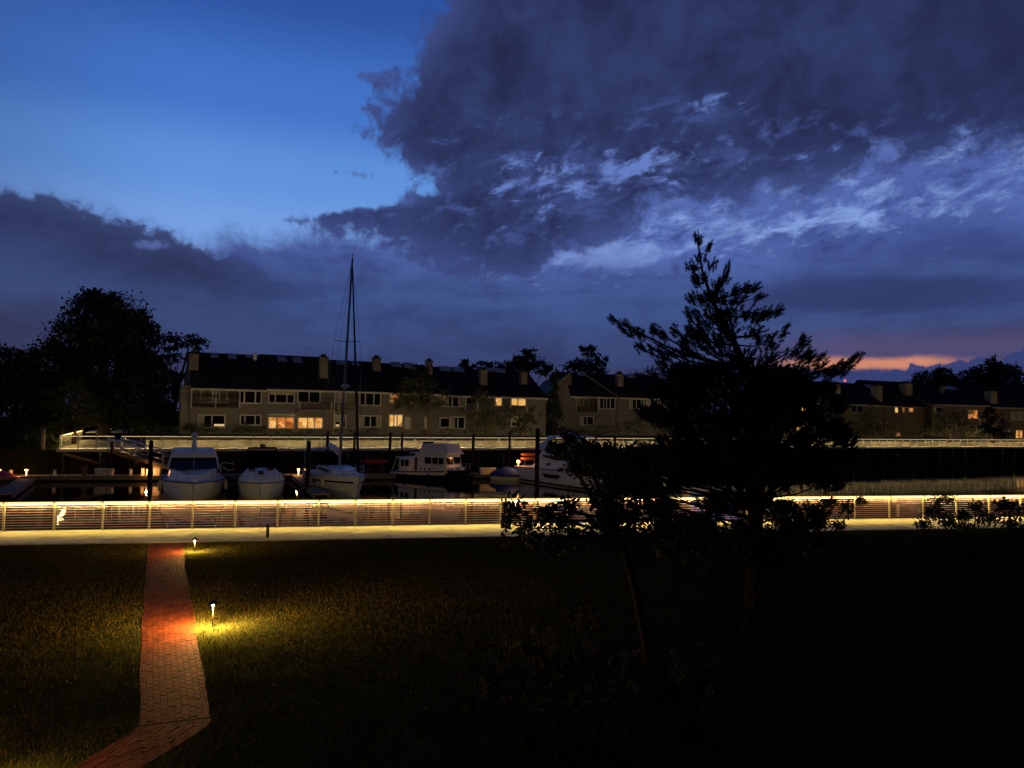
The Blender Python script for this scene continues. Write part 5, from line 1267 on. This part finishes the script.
# daylily bed
def daylily():
    root = thing('daylily_clump', '', 'plant', group='strap leaved daylilies in the dark flower bed')
    V = []
    for _ in range(72):
        a = rng.random()*6.283; L = rng.uniform(.28, .62); lean = rng.uniform(.45, 1.1); d = np.array((math.cos(a), math.sin(a), 0)); s = np.array((-d[1], d[0], 0))
        pts = [d*.05+np.array((0, 0, 0))]; 
        for t in (.25, .5, .75, 1.0): pts.append(d*(.05+lean*L*t**1.3*.9)+np.array((0, 0, L*(1.5*t-.95*lean*t*t))))
        for i in range(4):
            w0 = .013*(1-.15*i); w1 = .013*(1-.15*(i+1)) if i < 3 else .001
            V.append((pts[i]-s*w0, pts[i]+s*w0, pts[i+1]+s*w1, pts[i+1]-s*w1))
    faces_mesh('leaves', np.array(V), M_strap, root)
    for _ in range(2):
        a = rng.random()*6.283; h = rng.uniform(.55, .8); tip_ = Vector((math.cos(a)*.3, math.sin(a)*.3, h))
        m_ = MB(); m_.tube([(0, 0, 0), tip_*.6+Vector((0, 0, .1)), tip_], .006, 5); so_ = m_.build('flower_stalk', M_strap, root)
        V = []
        for p in range(6):
            b = p*1.047; d = np.array((math.cos(b), math.sin(b), 0)); s = np.array((-d[1], d[0], 0)); o_ = np.array(tip_)
            V.append((o_, o_+d*.035+s*.018+np.array((0, 0, .05)), o_+d*.06+np.array((0, 0, .075)), o_+d*.035-s*.018+np.array((0, 0, .05))))
        faces_mesh('bloom', np.array(V), M_bloom, so_)
    return root
protos = [daylily() for _ in range(3)]
spots = [(470, 712), (490, 690), (512, 725), (520, 690), (540, 705), (555, 735), (560, 680), (580, 715), (598, 735), (600, 690), (618, 712), (545, 668), (500, 668), (580, 662), (630, 735), (640, 700), (668, 705), (700, 690), (525, 655), (610, 665), (560, 758), (610, 762), (530, 750), (690, 740)]
for i, (px, py) in enumerate(spots):
    p = onz(px, py, 0)
    o = protos[i] if i < 3 else copy_tree(protos[i % 3])
    o.location = (p.x, p.y, -.01); o.rotation_euler = (0, 0, rng.random()*6.28); k = rng.uniform(.85, 1.15); o.scale = (k, k, k)
    o['label'] = 'clump of strap leaved daylilies with faint pink blooms in the dark bed'

# ------------------------------------------------------------------ brick path
Lp = [(148, 541), (146.5, 560), (144.6, 585), (142, 620), (140.7, 650), (139.5, 690), (139, 726)]
Rp = [(184, 541), (184, 560), (188.5, 585), (194, 610), (198, 643), (206, 690), (210.5, 708), (211, 718)]
def poly_pts(P): return [onz(x, y, 0.0) for x, y in P]
def resample(P, n):
    d = [0]
    for a, b_ in zip(P, P[1:]): d.append(d[-1]+(b_-a).length)
    out = []
    for k in range(n):
        t = d[-1]*k/(n-1); i = max(j for j in range(len(d)-1) if d[j] <= t+1e-9); u = (t-d[i])/(d[i+1]-d[i]); out.append(P[i].lerp(P[i+1], u))
    return out
bm_ = MB(); jm = MB()
def brick_leg(Lw, Rw, ncol, bl):
    n = int((sum((b_-a).length for a, b_ in zip(Lw, Lw[1:])))/bl); N = n*2+1
    A_ = resample(Lw, N); B_ = resample(Rw, N)
    for i in range(1, N-1):
        A_[i].x += .014*math.sin(i*.21)+.004*math.sin(i*1.3+1); B_[i].x += .015*math.sin(i*.17+2)+.004*math.sin(i*1.1)
    jm.grid([[(a.x, a.y, -.004), (b_.x, b_.y, -.004)] for a, b_ in zip(A_, B_)], smooth=False)
    for c in range(ncol):
        u0, u1 = c/ncol, (c+1)/ncol
        k = 0
        while k < N-1:
            st_ = 1 if (k == 0 and c % 2) or k+2 > N-1 else 2
            q = [A_[k].lerp(B_[k], u0), A_[k].lerp(B_[k], u1), A_[k+st_].lerp(B_[k+st_], u1), A_[k+st_].lerp(B_[k+st_], u0)]
            cen = sum(q, Vector())/4; z = .010+rng.uniform(-.0025, .0025); tx, ty = rng.uniform(-.012, .012, 2)
            vt = [cen+(v-cen)*.93 for v in q]; vm = [cen+(v-cen)*.965 for v in q]
            top = [(v.x, v.y, z+(v.x-cen.x)*tx+(v.y-cen.y)*ty) for v in vt]; mid = [(v.x, v.y, z-.008+(v.x-cen.x)*tx+(v.y-cen.y)*ty) for v in vm]; bot = [(v.x, v.y, -.02) for v in vm]
            bm_.add(bot+mid+top, [(8, 9, 10, 11)]+[(i, (i+1) % 4, 4+(i+1) % 4, 4+i) for i in range(4)]+[(4+i, 4+(i+1) % 4, 8+(i+1) % 4, 8+i) for i in range(4)])
            k += st_
LW, RW = poly_pts(Lp), poly_pts(Rp)
off = FN*.5
brick_leg(LW, RW, 10, .215)
L2 = poly_pts([(139, 727), (105, 748), (66, 772), (0, 815)]); R2 = poly_pts([(211, 718.6), (208, 726), (196, 734.5), (140, 770), (60, 830)])
brick_leg(L2, R2, 10, .215)
tag(jm.build('path_bed', M_joint), kind='structure')
tag(bm_.build('brick_path', M_brick), kind='structure')

# ------------------------------------------------------------------ path lights and bollard
def path_light(px, py, h, label, watt):
    p = onz(px, py, 0.0)
    r = thing('path_light', label, 'path light', (p.x, p.y, 0), 0, 'path lights beside the brick path')
    m_ = MB(); m_.tube([(0, 0, -.1), (0, 0, h-.055)], .013, 8); m_.build('stem', M_dark, r)
    m_ = MB(); m_.lathe([(.115, h-.045), (.10, h-.03), (.03, h+.02), (.012, h+.035)], n=18); m_.build('hat', M_dark, r)
    m_ = MB(); m_.lathe([(.014, h-.12), (.018, h-.11), (.018, h-.06), (.014, h-.047)], n=10); m_.build('bulb', M_bulb, r)
    ld = bpy.data.lights.new('path_light_glow', 'POINT'); ld.energy = watt; ld.color = (1.0, .55, .15); ld.shadow_soft_size = .03
    lo = link('light', ld, r); lo.location = (.0, -.055, h-.075)
    return r
path_light(212.5, 627.5, .54, 'nearer path light with a hat shade, glowing on the grass beside the brick path', 860)
path_light(194.5, 552, .44, 'farther path light with a hat shade where the brick path meets the walkway', 320)
path_light(-40, 790, .5, 'path light low at the left below the bend of the brick path', 120)
p = onz(267.5, 537.5, .03); r = thing('bollard', 'short dark bollard at the lawn edge of the lit walkway', 'bollard', (p.x, p.y, .0))
m_ = MB(); m_.lathe([(.055, 0), (.055, .40), (.05, .405)], n=12); m_.build('post', M_dark, r)
m_ = MB(); m_.lathe([(.075, .406), (.075, .46), (.05, .50)], n=12); m_.build('cap', M_dark, r)

# far small lamps near the platform
for px, py, Y, lb in ((110.5, 429, 97, 'small far path lamp above the pale arc left of the gangway'), (97.5, 434, 92, 'small far path lamp beside the lit tree at the platform')):
    p = at(px, py, Y); r = thing('garden_lamp', lb, 'lamp', (p.x, p.y, 1.5)); h = p.z-1.5
    m_ = MB(); m_.tube([(0, 0, 0), (0, 0, h-.12)], .04, 6); m_.build('post', M_dark, r)
    m_ = MB(); m_.lathe([(.10, h-.118), (.13, h), (.05, h+.12)], n=10); m_.build('globe', M_bulbdock, r)
# pale patio parasols behind the platform
for px, lb in ((101, 'left one of two pale open parasols behind the corner platform'), (123, 'right one of two pale open parasols behind the corner platform')):
    p = at(px, 431, 96); r = thing('parasol', lb, 'parasol', (p.x, p.y, 1.5)); h = p.z-1.5
    m_ = MB(); m_.lathe([(1.75, h-.22), (1.2, h-.02), (.5, h+.14), (.05, h+.2)], n=12); m_.build('canopy', M_awn, r)
    m_ = MB(); m_.tube([(0, 0, 0), (0, 0, h+.1)], .04, 6); m_.build('pole', M_dark, r)

# ------------------------------------------------------------------ grass
N = 430000
X = np.concatenate([rng.uniform(-19, 5, 350000), rng.uniform(5, 26, 80000)]); Yg = rng.uniform(9.2, 34, N)
keep = (Yg < (F0+FN*wk0).y+(X-(F0+FN*wk0).x)*FDIR.y/FDIR.x-.02)
def inside(Pa, Pb, X, Y):
    poly = [(p.x, p.y) for p in Pa]+[(p.x, p.y) for p in Pb[::-1]]; r_ = np.zeros(len(X), bool); j = len(poly)-1
    for i in range(len(poly)):
        xi, yi = poly[i]; xj, yj = poly[j]
        if yi != yj: r_ ^= ((yi > Y) != (yj > Y)) & (X < (xj-xi)*(Y-yi)/(yj-yi)+xi)
        j = i
    return r_
jx = rng.normal(size=N)*.07
keep &= ~inside(LW, RW, X+jx, Yg) & ~inside(L2, R2, X+jx, Yg)
X, Yg = X[keep], Yg[keep]; n = len(X)
clump = .5+.5*np.sin(X*3.1+np.sin(Yg*2.3)*1.7)*np.sin(Yg*3.7+np.sin(X*1.9)*1.5)
hgt = (.028+.040*rng.random(n))*(.8+.35*clump); a = rng.random(n)*6.283; ln_ = rng.uniform(.1, .8, n)*hgt
base = np.stack([X, Yg, np.full(n, -.004)], 1); d = np.stack([np.cos(a), np.sin(a), np.zeros(n)], 1); s = np.stack([-d[:, 1], d[:, 0], d[:, 2]], 1)
w_ = (.0035+.0035*rng.random(n))[:, None]
tipv = base+d*ln_[:, None]; tipv[:, 2] += hgt+.006
tag(faces_mesh('grass', np.stack([base-s*w_, base+s*w_, tipv], 1), M_grass), 'short mown grass of the lawn on both sides of the brick path', 'grass', kind='stuff')
